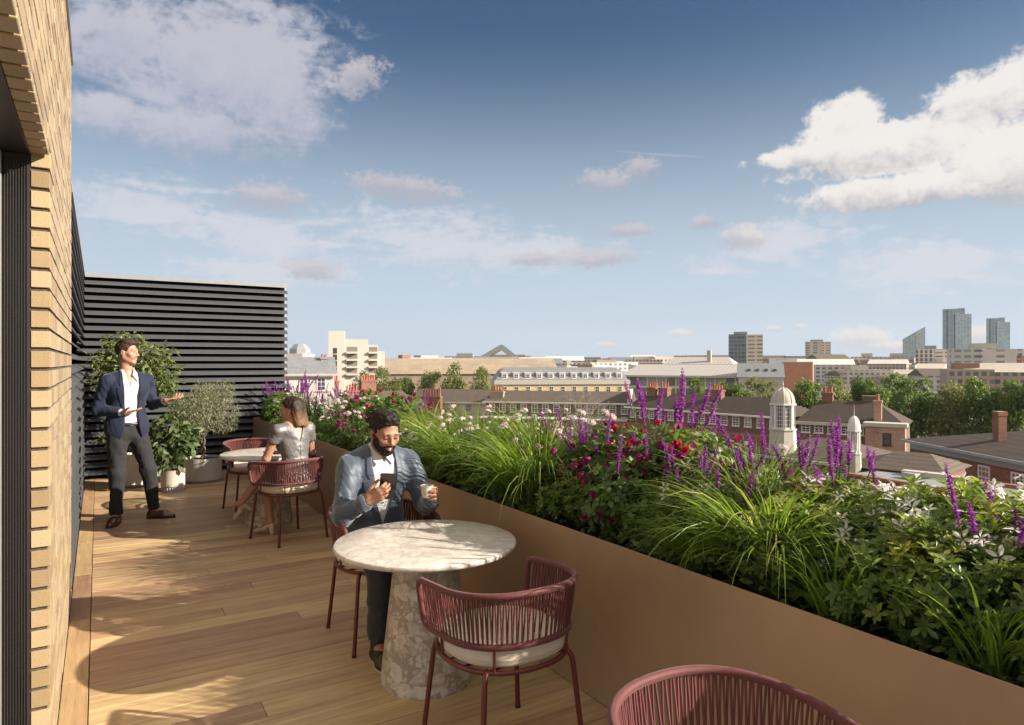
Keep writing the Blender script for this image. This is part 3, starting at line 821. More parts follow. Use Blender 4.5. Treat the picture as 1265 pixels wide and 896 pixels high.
plant('red', 'leafy red flowering shrub at the rim, right of the near chair rail', 775, 2.24, 2.0, .82, 0, 22)
plant('salvia', 'dark salvia at the rim between the red flowers and the big drooping grass', 865, 2.30, 4.4, .92, 1, 6)
plant('white', 'white flowering herb behind the big drooping grass', 905, 2.60, .4, 1.1, 0, 16)
plant('white', 'pale flowering herb between the two arching grasses', 610, 2.46, 1.2, 1.2, 0, 30)
plant('white', 'pale flowering herb behind the bright upright grass clump', 700, 2.70, 2.2, 1.25, 1, 34)
plant('salvia', 'purple salvia at the back edge of the planter, left of the red flowers', 712, 2.62, 2.6, .95, 2, 6)
plant('red', 'low red flowering shrub at the front of the red group', 800, 2.36, 4.0, .92, 1, 40)
plant('salvia', 'purple salvia with short spikes above the pale flowers behind the man', 515, 2.72, 1.1, .95, 1, 7)
plant('shrub', 'leafy shrub under the purple salvias between the cupolas', 1010, 2.52, 5.0, .9, 1, 8)
plant('vshrub', 'variegated shrub at the back edge, under the brick house', 1170, 2.76, 3.1, .88, 0, 6)
plant('droop', 'long drooping grass at the rim below the red flowers', 862, 2.19, .0, .5, 1)

plant('vshrub', 'variegated shrub behind the big drooping grass, its leaves edged cream', 892, 2.46, 2.0, 1.06, 0, 10)
plant('shrub', 'leafy green shrub hidden among the red flowers', 815, 2.52, 1.2, 1.02, 1, 3)
plant('shrub', 'leafy green shrub between the red flowers and the pale herbs', 722, 2.44, 3.6, .95, 2, 3)
plant('pink', 'herb with tiny magenta flowers below the red shrubs', 770, 2.34, 1.9, 1.05, 1, 24)

# ================================================================= POTTED PLANTS
M_POT = mat('pot_cream', (.46, .40, .34), .62, nscale=5, namt=.08, bscale=90, bamt=.08)
M_POT2 = mat('pot_grey', (.40, .365, .33), .7, nscale=5, namt=.08, bscale=90, bamt=.1)
M_BARK = mat('bark', (.11, .085, .06), .9, nscale=30, namt=.4, bscale=60, bamt=.8, bdist=.01, stretch=(1, 1, .25))
def cloud_leaves(seed, n, lumps, leaf, w, m, mixn=.5, flat=.6):
    """leaves spread through several uneven lumps (centre, radii)"""
    g = np.random.default_rng(seed); parts = []
    vol = np.array([r[0]*r[1]*r[2] for _, r in lumps]); cnt = (vol/vol.sum()*n).astype(int)
    for (c, r), k in zip(lumps, cnt):
        d = rdir(k, g); rr = g.random((k, 1))**.45; P = np.array(c) + d*np.array(r)*rr
        D = unit(d*.7 + rdir(k, g)*.8 + np.array([0, 0, -.1])); N = up_normal(D, g, .5)
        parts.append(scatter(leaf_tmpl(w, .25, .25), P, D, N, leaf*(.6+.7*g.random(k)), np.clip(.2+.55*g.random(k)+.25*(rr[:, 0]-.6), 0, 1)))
    V, F, rn = merge(parts); return np_mesh('crown', V, F, m, rn, True)
M_LF_POT = leaf_mat('pale_leaf', [(0, (.06, .10, .025)), (.5, (.13, .17, .045)), (1, (.33, .35, .13))], .42)
M_LF_BIG = leaf_mat('broad_leaf', [(0, (.04, .07, .02)), (.6, (.10, .14, .045)), (1, (.26, .29, .14))], .35)
M_LF_OLI = leaf_mat('olive_leaf', [(0, (.12, .135, .07)), (.5, (.24, .25, .135)), (1, (.42, .41, .25))], .32)
def potted(name, label, x, y, pot, top, r0, r1, m, feet=False):
    t = thing(name, label, 'potted plant', (x, y, 0))
    mb = MB(); z0 = .055 if feet else .018
    mb.lathe([(r0*.9, z0), (r0, z0+.012), (r1-.004, top-.012), (r1, top), (r1-.018, top), (r1-.022, top-.05), (.01, top-.05)], 48)
    p = mb.build('pot', m, t, 40)
    if feet:
        mb = MB()
        mb.lathe([(r0*.86, 0), (r0*.86, z0)], 40)
        for k in range(26): mb.tube([(r0*.9*math.cos(k*2*PI/26), r0*.9*math.sin(k*2*PI/26), 0), (r0*.9*math.cos(k*2*PI/26), r0*.9*math.sin(k*2*PI/26), z0+.002)], .008, 6)
        mb.build('ribbed_foot', m, p, 40)
    else:
        mb = MB(); mb.lathe([(r0*1.05, .001), (r0*1.1, .006), (r0*1.1, .017), (r0*1.02, .02)], 48); mb.build('saucer', mat('saucer_wood', (.22, .15, .10), .6), p, 40)
    mb = MB(); mb.lathe([(r1-.02, top-.03), (.01, top-.022)], 24, cap=False); mb.build('soil', M_SOIL, p, 60)
    return t
t = potted('potted_tree', 'tall leafy tree in a cream pot behind the standing man', .40, 10.1, 'pot', .42, .185, .165, M_POT)
mb = MB(); br = [(0, 0, .40), (.01, .0, .7), (-.02, .02, 1.0)]
mb.tube(br, [.022, .018, .015], 8)
g_ = np.random.default_rng(3)
for k in range(16):
    a = k*2.4; r_ = .25+.25*g_.random(); b = Vector((math.cos(a)*r_, math.sin(a)*r_*.6, 1.0+.9*g_.random()))
    mb.tube([(-.01, .01, .75+.02*k), Vector((0, 0, .95)).lerp(b, .5)+Vector((0, 0, .06)), b], [.010, .007, .003], 6, caps=False)
for k in range(6):
    a = k*1.1+2; mb.tube([(0, 0, .41), (math.cos(a)*.15, math.sin(a)*.1, .55), (math.cos(a)*.34, math.sin(a)*.2, .60)], [.006, .004, .002], 5, caps=False)
mb.build('trunk', M_BARK, t, 60)
lum = [((-.02, 0, 1.62), (.40, .30, .30)), ((-.30, .0, 1.45), (.26, .22, .20)), ((.33, 0, 1.40), (.26, .22, .26)), ((.10, -.1, 1.30), (.36, .25, .26)), ((-.12, 0, 1.85), (.26, .2, .17)), ((.32, 0, 1.72), (.20, .18, .15)), ((-.42, 0, 1.63), (.15, .15, .10)), ((.42, -.05, 1.15), (.12, .12, .12)), ((-.3, 0, .62), (.14, .12, .09))]
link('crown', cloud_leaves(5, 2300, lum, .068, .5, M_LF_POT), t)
t = potted('potted_shrub', 'broad leaved shrub in a small cream pot with a ribbed foot', .80, 9.46, 'pot', .265, .138, .142, M_POT, True)
mb = MB()
for k in range(5): a = k*1.3; mb.tube([(.02*math.cos(a), .02*math.sin(a), .24), (.05*math.cos(a), .05*math.sin(a), .5), (.12*math.cos(a), .12*math.sin(a), .85)], [.008, .007, .003], 6, caps=False)
mb.build('trunk', M_BARK, t, 60)
link('crown', cloud_leaves(6, 420, [((-.04, 0, .78), (.20, .18, .15)), ((.10, 0, .62), (.20, .16, .14)), ((-.12, 0, .55), (.16, .15, .15)), ((.0, -.05, .40), (.16, .14, .13)), ((.18, 0, .72), (.10, .1, .09))], .115, .58, M_LF_BIG), t)
t = potted('potted_olive_tree', 'silvery olive tree with a twisted trunk in a wide grey pot', 1.215, 10.03, 'pot', .32, .235, .243, M_POT2)
mb = MB()
for ph in (0, PI): mb.tube([(.022*math.cos(ph+q*.55), .022*math.sin(ph+q*.55), .29+.022*q) for q in range(14)], [.019-.0005*q for q in range(14)], 8)
for k in range(14):
    a = k*2.4; b = Vector((math.cos(a)*.38, math.sin(a)*.25, .75+.4*g_.random())); mb.tube([(0, 0, .58), Vector((0, 0, .66)).lerp(b, .5), b], [.010, .006, .002], 6, caps=False)
mb.build('trunk', M_BARK, t, 60)
link('crown', cloud_leaves(7, 11000, [((0, 0, .98), (.40, .30, .24)), ((.26, 0, 1.15), (.27, .22, .20)), ((-.28, 0, .95), (.24, .2, .2)), ((.33, 0, .78), (.24, .2, .15)), ((-.12, 0, .76), (.26, .22, .15)), ((.02, 0, 1.22), (.18, .16, .12)), ((-.33, 0, 1.12), (.1, .1, .1)), ((.42, 0, 1.28), (.12, .1, .09)), ((.5, 0, .95), (.09, .1, .16))], .042, .2, M_LF_OLI), t, (-.03, 0, 0), None, (.84, .84, 1.0))
# ================================================================= PEOPLE: bodies and clothes as smooth distance fields, meshed with surface nets
class Field:
    def __init__(s, lo, hi, h):
        s.lo = np.array(lo, float); s.h = h
        s.n = (np.ceil((np.array(hi)-s.lo)/h).astype(int) + 1)
        s.F = np.full(s.n, .06, np.float32)
        s.ax = [s.lo[i] + h*np.arange(s.n[i]) for i in range(3)]
    def reg(s, lo, hi, m):
        a = np.clip(np.floor((np.array(lo)-m-s.lo)/s.h).astype(int), 0, s.n-1); b = np.clip(np.ceil((np.array(hi)+m-s.lo)/s.h).astype(int)+1, 1, s.n)
        sl = tuple(slice(a[i], max(b[i], a[i]+1)) for i in range(3))
        P = np.meshgrid(s.ax[0][sl[0]], s.ax[1][sl[1]], s.ax[2][sl[2]], indexing='ij', sparse=True)
        return sl, P
    def _mix(s, sl, d, k, op):
        f = s.F[sl]; d = d.astype(np.float32)
        if op == 'add':
            h = np.clip(.5+.5*(f-d)/k, 0, 1); s.F[sl] = f*(1-h) + d*h - k*h*(1-h)
        else:
            d = -d; h = np.clip(.5-.5*(f-d)/k, 0, 1); s.F[sl] = f*(1-h) + d*h + k*h*(1-h)
    def cone(s, a, b, ra, rb, k=.02, op='add', flat=None):
        a, b = np.array(a, float), np.array(b, float); m = max(ra, rb)
        sl, (X, Y, Z) = s.reg(np.minimum(a, b)-m, np.maximum(a, b)+m, max(k, .02)+.03)
        ba = b-a; L = max(ba@ba, 1e-9)
        t = np.clip(((X-a[0])*ba[0]+(Y-a[1])*ba[1]+(Z-a[2])*ba[2])/L, 0, 1)
        qx, qy, qz = X-a[0]-t*ba[0], Y-a[1]-t*ba[1], Z-a[2]-t*ba[2]
        if flat is not None:
            n = np.array(flat[0], float); n /= np.linalg.norm(n); e = (qx*n[0]+qy*n[1]+qz*n[2])*(flat[1]-1)
            qx, qy, qz = qx+e*n[0], qy+e*n[1], qz+e*n[2]
        s._mix(sl, np.sqrt(qx*qx+qy*qy+qz*qz)-(ra+(rb-ra)*t), k, op)
    def ell(s, c, r, fr=None, k=.02, op='add', infl=0.0):
        """ellipsoid; fr = (origin, 3x3 with local axes as columns)"""
        c, r = np.array(c, float), np.array(r, float)+infl
        if fr is None: o, M = np.zeros(3), np.eye(3)
        else: o, M = fr
        w = o + M@c; e = np.sqrt((M**2)@(r**2))
        sl, (X, Y, Z) = s.reg(w-e, w+e, max(k, .02)+.03)
        X, Y, Z = X-w[0], Y-w[1], Z-w[2]
        q = [(X*M[0, i]+Y*M[1, i]+Z*M[2, i]) for i in range(3)]
        k0 = np.sqrt(sum((q[i]/r[i])**2 for i in range(3))); k1 = np.sqrt(sum((q[i]/r[i]**2)**2 for i in range(3)))
        s._mix(sl, k0*(k0-1)/np.maximum(k1, 1e-6), k, op)
    def cut(s, fn, fr=None, k=.003):
        """keep where fn(x, y, z) < 0 in the frame"""
        o, M = (np.zeros(3), np.eye(3)) if fr is None else fr
        m = np.argwhere(s.F < .03)
        P = s.lo + m*s.h; q = (P-o)@M
        d = fn(q[:, 0], q[:, 1], q[:, 2]).astype(np.float32)
        f = s.F[m[:, 0], m[:, 1], m[:, 2]]
        h = np.clip(.5-.5*(f-d)/k, 0, 1); s.F[m[:, 0], m[:, 1], m[:, 2]] = f*(1-h) + d*h + k*h*(1-h)
    def ripple(s, amp, freq, seed, stretch=(1, 1, 1), n=7, where=None):
        g = np.random.default_rng(seed); m = np.argwhere(np.abs(s.F) < .03); P = s.lo + m*s.h
        w = np.zeros(len(P))
        for i in range(n):
            kv = g.normal(size=3)*np.array(stretch); kv *= freq*(.6+.9*g.random())/max(np.linalg.norm(kv), 1e-6)
            w += np.sin(P@kv + g.random()*6.28 + 1.3*np.sin(P@(g.normal(size=3)*freq*.4)))
        w = w/math.sqrt(n)*amp
        if where is not None: w *= where(P)
        s.F[m[:, 0], m[:, 1], m[:, 2]] += w.astype(np.float32)
    def nets(s, smooth=1):
        F = s.F; I = F < 0
        C = np.zeros(np.array(F.shape)-1, np.int8)
        for i in (0, 1):
            for j in (0, 1):
                for k in (0, 1): C += I[i:F.shape[0]-1+i, j:F.shape[1]-1+j, k:F.shape[2]-1+k]
        act = np.argwhere((C > 0) & (C < 8)); idm = np.full(C.shape, -1, np.int32); idm[act[:, 0], act[:, 1], act[:, 2]] = np.arange(len(act))
        off = np.array([(i, j, k) for i in (0, 1) for j in (0, 1) for k in (0, 1)])
        vals = np.stack([F[act[:, 0]+o[0], act[:, 1]+o[1], act[:, 2]+o[2]] for o in off], 1)
        acc = np.zeros((len(act), 3)); cnt = np.zeros((len(act), 1))
        for a in range(8):
            for b in range(a+1, 8):
                if np.abs(off[a]-off[b]).sum() != 1: continue
                va, vb = vals[:, a], vals[:, b]; m = (va < 0) != (vb < 0)
                t = np.where(m, va/np.where(m, va-vb, 1), 0)[:, None]
                acc += np.where(m[:, None], off[a]+t*(off[b]-off[a]), 0); cnt += m[:, None]
        V = s.lo + (act + acc/np.maximum(cnt, 1))*s.h
        Q = []
        for ax in range(3):
            u, v = [(1, 2), (2, 0), (0, 1)][ax]
            A = np.moveaxis(I, ax, 0)
            S0 = np.take(I, np.arange(F.shape[ax]-1), ax); S1 = np.take(I, np.arange(1, F.shape[ax]), ax)
            e = np.argwhere(S0 != S1)
            e = e[(e[:, u] > 0) & (e[:, v] > 0) & (e[:, u] < F.shape[u]-1) & (e[:, v] < F.shape[v]-1)]
            fl = S0[e[:, 0], e[:, 1], e[:, 2]]
            def cell(du, dv):
                q = e.copy(); q[:, u] += du; q[:, v] += dv; return idm[q[:, 0], q[:, 1], q[:, 2]]
            f = np.stack([cell(-1, -1), cell(0, -1), cell(0, 0), cell(-1, 0)], 1)
            f[~fl] = f[~fl][:, ::-1]; Q.append(f)
        Q = np.concatenate(Q); Q = Q[(Q >= 0).all(1)]
        for _ in range(smooth):
            A = np.zeros_like(V); n = np.zeros((len(V), 1))
            for a, b in ((0, 1), (1, 2), (2, 3), (3, 0)):
                np.add.at(A, Q[:, a], V[Q[:, b]]); np.add.at(n, Q[:, a], 1)
                np.add.at(A, Q[:, b], V[Q[:, a]]); np.add.at(n, Q[:, b], 1)
            V = V*.5 + .5*A/np.maximum(n, 1)
        return V, Q
    def obj(s, name, mats, parent, region=None, smooth=1):
        V, Q = s.nets(smooth)
        mi = region(V[Q].mean(1)) if region is not None else None
        return link(name, np_mesh(name, V, Q, mats, None, True, mi), parent)

def rotm(ax, ang): return np.array(Matrix.Rotation(ang, 3, ax))
def frame(o, M=None): return (np.array(o, float), np.eye(3) if M is None else M)
def fp(fr, p): return fr[0] + fr[1]@np.array(p, float)

# ---- skin, hair and cloth
def skinmat(name, c, blush):
    t = NT(name); v = t.coord('Object')
    n = t.noise(v, 14, 4, .6); n2 = t.noise(v, 160, 3)
    col = t.mix(t.ramp(n, [(.35, (0,0,0)), (.7, (1,1,1))]), c, blush)
    return t.done(t.principled(col, .46, 0, .4, t.bump(n2, .12, .002), sss=.12))
M_SKIN_A = skinmat('skin_fair', (.35, .195, .13), (.38, .19, .13))
M_SKIN_B = skinmat('skin_tan', (.265, .135, .082), (.29, .135, .085))
M_SKIN_C = skinmat('skin_warm', (.35, .19, .12), (.38, .19, .125))
M_LIP = mat('lip', (.25, .10, .08), .5)
M_TOOTH = mat('tooth', (.72, .68, .60), .3)
M_EYEW = mat('eye_white', (.62, .60, .57), .2); M_IRIS = mat('iris', (.03, .018, .012), .15)
def hairmat(name, c0, c1, zr=None, stretch=(1, 1, .12), rough=.4):
    t = NT(name); v = t.coord('Object', stretch)
    n = t.noise(v, 130, 3, .6); c = t.mix(n, c0, c1)
    if zr:
        o = t.n('TexCoord'); sp = t.n('SeparateXYZ'); t.l(o.outputs['Object'], sp.inputs[0])
        f = t.math('ADD', sp.outputs[2], t.math('MULTIPLY', t.math('SUBTRACT', t.noise(v, 20, 3), .5), .10))
        mr = t.n('MapRange'); mr.inputs[1].default_value, mr.inputs[2].default_value = zr[0], zr[1]; t.l(f, mr.inputs[0])
        c = t.mix(mr.outputs[0], t.mix(n, (.10, .048, .022), (.25, .13, .07)), c)
    return t.done(t.principled(c, .55, 0, .22, t.bump(n, .6, .005)))
M_HAIR_BLK = hairmat('hair_black', (.006, .005, .004), (.022, .017, .014), None, (1, 1, 1))
M_HAIR_BRN = hairmat('hair_brown', (.018, .010, .006), (.06, .033, .018), None, (1, 1, 1))
M_HAIR_OMB = hairmat('hair_ombre', (.010, .006, .004), (.035, .02, .012), (1.01, 1.19))
def cloth(name, c, rough=.8, sheen=.25, weave=900, namt=.10, spec=.3, nscale=14):
    return mat(name, c, rough, 0, spec, nscale, namt, weave, .3, .0015, sheen=sheen)
M_NAVY = cloth('navy_wool', (.009, .013, .033), .8, .10, 700)
M_BLUE = cloth('blue_suit', (.037, .053, .080), .50, .35, 1100, .08, .4)
M_SHIRT = cloth('white_shirt', (.54, .53, .53), .7, .1, 900, .03)
M_TROU = cloth('charcoal_trouser', (.018, .018, .020), .85, .06)
M_TROU2 = cloth('slate_trouser', (.024, .029, .037), .7, .12)
M_SATIN = mat('grey_satin', (.125, .12, .12), .42, .15, .5, 60, .25, 420, .5, .002)
M_SHOEB = mat('brown_leather', (.075, .018, .012), .28, 0, .6, 30, .2, coat=.4)
M_SHOEK = mat('black_leather', (.012, .012, .014), .4, 0, .5, 30, .2)
M_SHOEN = mat('nude_leather', (.60, .44, .31), .38, 0, .5, 30, .06)
M_SOLE = mat('pale_sole', (.36, .28, .19), .7); M_SOLED = mat('dark_sole', (.02, .014, .012), .7)

def head_prims(S, fr, sc=1.0, fem=False):
    o, M = fr; E = lambda c, r, k=.02, op='add': S.ell(np.array(c)*sc, np.array(r)*sc, fr, k*sc, op)
    Cn = lambda a, b, ra, rb, k=.01, op='add': S.cone(fp(fr, np.array(a)*sc), fp(fr, np.array(b)*sc), ra*sc, rb*sc, k*sc, op)
    E((0, -.018, .030), (.076, .096, .086), .01)
    E((0, .022, -.034), (.060, .066, .078), .035)
    jw = .046 if fem else .052
    for sx in (-1, 1):
        Cn((jw*sx, -.006, -.052), (.016*sx, .060, -.096), .020, .015, .030)
        E((.043*sx, .056, -.022), (.021, .020, .019), .03)
    E((0, .066, -.098), (.020, .017, .016), .024)
    Cn((-.036, .074, .021), (.036, .074, .021), .011, .011, .022)
    for sx in (-1, 1): E((.031*sx, .098, .002), (.020, .016, .0125), .014, 'sub')
    for sx in (-1, 1): E((.031*sx, .0735, .001), (.0145, .0125, .0125), .004)
    Cn((0, .083, .014), (0, .106, -.024), .0075, .0105, .012)
    E((0, .108, -.028), (.0105, .010, .0095), .008)
    for sx in (-1, 1): E((.0115*sx, .096, -.031), (.0085, .011, .008), .007)
    for sx in (-1, 1):           # cheeks pushed up by the smile
        Cn((.018*sx, .088, -.035), (.036*sx, .070, -.058), .006, .005, .02)
    for sx in (-1, 1):
        Cn((0, .0925, -.0545), (.027*sx, .077, -.0535), .0055, .0035, .006)
        Cn((0, .0900, -.0715), (.027*sx, .076, -.0555), .0068, .0035, .007)
    E((0, .099, -.063), (.0215, .014, .0056), .004, 'sub')
    for sx in (-1, 1):
        E((.076*sx, -.010, -.006), (.0085, .019, .031), .006)
        E((.085*sx, -.006, -.004), (.005, .010, .018), .004, 'sub')
def face_region(fr, sc=1.0, base=0):
    def f(P):
        q = (P-fr[0])@fr[1]/sc
        lip = (np.abs(q[:, 0]) < .027) & (q[:, 2] < -.0485-.05*np.abs(q[:, 0])*0) & (q[:, 2] > -.0785+.55*np.abs(q[:, 0])) & (q[:, 1] > .076)
        return np.where(lip, 1, 0)
    return f
def eyes(t, fr, sc=1.0, down=0.0):
    for sx in (-1, 1):
        mb = MB(); c = fp(fr, np.array((.031*sx, .0775, .0005))*sc); M4 = Matrix(fr[1].tolist())
        m = Matrix.Translation(Vector(c)) @ M4.to_4x4()
        mb.ball((0, 0, 0), (.0105*sc, .0098*sc, (.0050-.0034*down)*sc), 0, 12, 8, m)
        mb.ball((0.001*sx, .0062*sc, -.0012*sc), (.0046*sc, .0042*sc, .0044*sc), 1, 10, 6, m)
        mb.build('eye', [M_EYEW, M_IRIS], t, 60)
        mb = MB(); zz = .0045-.006*down
        mb.tube([fp(fr, np.array((a*sx, b, c+zz))*sc) for a, b, c in ((.0185, .0835, -.002), (.025, .0872, .0012), (.033, .0872, .0012), (.0425, .0800, -.0025))], [.0008, .0017, .0019, .0010], 6)
        mb.build('eyelash', M_HAIR_BLK, t, 80)
    mb = MB(); m = Matrix.Translation(Vector(fr[0])) @ Matrix(fr[1].tolist()).to_4x4()
    mb.raw([m @ Vector(np.array((x, .0890-14*x*x, z))*sc) for z in (-.0570, -.0670) for x in np.linspace(-.021, .021, 9)], [(i, i+1, 10+i, 9+i) for i in range(8)])
    mb.build('teeth', M_TOOTH, t, 60)
def brows(t, fr, m, sc=1.0, th=.0038):
    for sx in (-1, 1):
        mb = MB(); mb.tube([fp(fr, np.array((a*sx, b, c))*sc) for a, b, c in ((.011, .0858, .0212), (.026, .0852, .0258), (.041, .0750, .0238), (.051, .0650, .0170))], [th*.8, th, th*.85, th*.4], 8, flat=.62)
        mb.build('eyebrow', m, t, 80)
def hand(S, W, D, Np, right, curls, spread=.0, th=None, sc=1.0):
    """W wrist, D finger direction, Np palm normal; curls: per finger three bends (degrees)"""
    W = np.array(W, float); D = np.array(D, float); D /= np.linalg.norm(D)
    Np = np.array(Np, float); Np -= D*(Np@D); Np /= np.linalg.norm(Np)
    T = np.cross(D, Np)*(1 if right else -1)          # toward the thumb
    LN = (.072, .080, .074, .058); X = (.030, .0105, -.010, -.029); Y = (.088, .092, .087, .078)
    for i in range(4):
        K = W + (D*Y[i] + T*X[i])*sc
        S.cone(W + (D*.004 + T*X[i]*.62)*sc, K, .0145*sc, .0115*sc, .014, flat=(Np, 1.08))
        d = D + T*spread*(1.5-i)*.5; d /= np.linalg.norm(d); p = K; r = (.0095, .0097, .0093, .0083)[i]*sc
        a = 0.0
        for j, (fl, cu) in enumerate(zip((.46, .30, .24), curls[i])):
            a += math.radians(cu); dd = d*math.cos(a) + Np*math.sin(a); q = p + dd*LN[i]*fl*sc
            S.cone(p, q, r*(1-.06*j), r*(.95-.07*j), .0035); p = q
    if th is None: th = [(.55, .75, .15), (.75, .6, .2), (.9, .35, .25)]
    p = W + (D*.022 + T*.026)*sc
    S.cone(W + (D*.008 + T*.012)*sc, p, .0165*sc, .0155*sc, .016)
    for (a, b, c), L, r0, r1 in zip(th, (.042, .034, .027), (.0150, .0112, .0102), (.0115, .0102, .0078)):
        dd = D*a + T*b + Np*c; dd /= np.linalg.norm(dd); q = p + dd*L*sc; S.cone(p, q, r0*sc, r1*sc, .006); p = q

def torso(S, fr, infl=0.0, fem=False, k=.06, low=True):
    if not fem:
        S.ell((0, .002, .37), (.172, .112, .20), fr, .01, infl=infl); S.ell((0, .002, .15), (.150, .104, .20), fr, k, infl=infl)
        if low: S.ell((0, -.006, .0), (.165, .118, .14), fr, k, infl=infl)
        for sx in (-1, 1):
            S.cone(fp(fr, (.05*sx, -.012, .490)), fp(fr, (.170*sx, -.010, .462)), .050+infl, .058+infl, .05)
            S.ell((.075*sx, .055, .375), (.085, .060, .075), fr, .05, infl=infl)
    else:
        S.ell((0, -.002, .335), (.142, .098, .18), fr, .01, infl=infl); S.ell((0, .0, .14), (.120, .092, .17), fr, k, infl=infl)
        if low: S.ell((0, -.015, -.01), (.170, .135, .13), fr, k, infl=infl)
        for sx in (-1, 1):
            S.cone(fp(fr, (.04*sx, -.012, .455)), fp(fr, (.145*sx, -.008, .432)), .038+infl, .048+infl, .04)
            S.ell((.068*sx, .075, .31), (.062, .055, .060), fr, .04, infl=infl)
def shoe(name, heel, toe, m, msole, parent, h=.075, w=.042, ankle=None, heelh=.0):
    """laced shoe between a heel point and a toe point on the floor"""
    heel, toe = np.array(heel, float), np.array(toe, float); z = heel[2]
    d = toe-heel; L = np.linalg.norm(d); d /= L; n = np.array([-d[1], d[0], 0])
    lo = np.minimum(heel, toe)-.1; hi = np.maximum(heel, toe)+np.array([.1, .1, .16]); S = Field(lo, hi, .004)
    up = np.array([0, 0, 1.])
    S.cone(heel+d*.035+up*.036, heel+d*(L*.62)+up*.034, .038, .043, .02)
    S.cone(heel+d*(L*.6)+up*.030, heel+d*(L-.035)+up*.024, .043, .031, .03, flat=(up, 1.25))
    S.cone(heel+d*.045+up*.04, heel+d*.055+up*(h+.02), .036, .036, .03)
    S.cone(heel+d*.07+up*(h+.005), heel+d*(L*.58)+up*.055, .030, .026, .03)
    fr = (heel, np.stack([n, d, up], 1))
    S.cut(lambda x, y, zz: np.maximum(.012-zz, zz-(h+.022-.10*np.maximum(y-.05, 0))), fr)
    S.cut(lambda x, y, zz: np.where((y > .03) & (y < .075) & (np.abs(x) < .026), zz-h-.02, -.02), fr)
    s = S.obj(name, [m], parent)
    So = Field(lo, hi, .004)
    So.cone(heel+d*.034+up*.01, heel+d*(L*.62)+up*.01, .0385, .0455, .02); So.cone(heel+d*(L*.6)+up*.01, heel+d*(L-.034)+up*.01, .0455, .034, .03)
    So.cut(lambda x, y, zz: np.maximum(.001-zz, zz-.0150), fr)
    So.obj('sole', [msole], s)
    mb = MB()
    for i in range(4):
        y = L*.36+.022*i; zz = .088-.26*(y-.06)
        mb.tube([tuple(heel+d*(y+.006)+n*-.016+up*zz), tuple(heel+d*y+up*(zz+.007)), tuple(heel+d*(y+.006)+n*.016+up*zz)], .0022, 5)
    mb.build('lace', M_LINER, s)
    return s
def hair_short(name, t, fr, m, sc=1.0, quiff=.012, seed=1, h=.0028, curl=1.0):
    c = fr[0]; S = Field(c-.17, c+.17, h)
    S.ell((0, -.021, .036), (.0815, .1015, .0890), fr, .01)
    S.ell((0, .035, .098), (.052, .045, .024+quiff), fr, .03)
    S.ell((.02, .0, .108), (.045, .06, .020), fr, .03)
    S.ripple(.0032*curl, 210, seed, n=9)
    S.ripple(.0030*curl, 90, seed+5, n=6)
    ys = [-.2, -.09, -.055, -.035, -.012, .018, .030, .044, .058, .074, .2]; zs = [-.085, -.075, -.055, .010, .022, -.020, -.012, .042, .066, .079, .090]
    S.cut(lambda x, y, z: np.interp(y + .10*np.maximum(np.abs(x)-.048, 0)*0, ys, zs) - z + .25*np.maximum(0, .035-np.abs(x))*(y > .04)*0, fr, .006)
    return S.obj(name, [m], t)

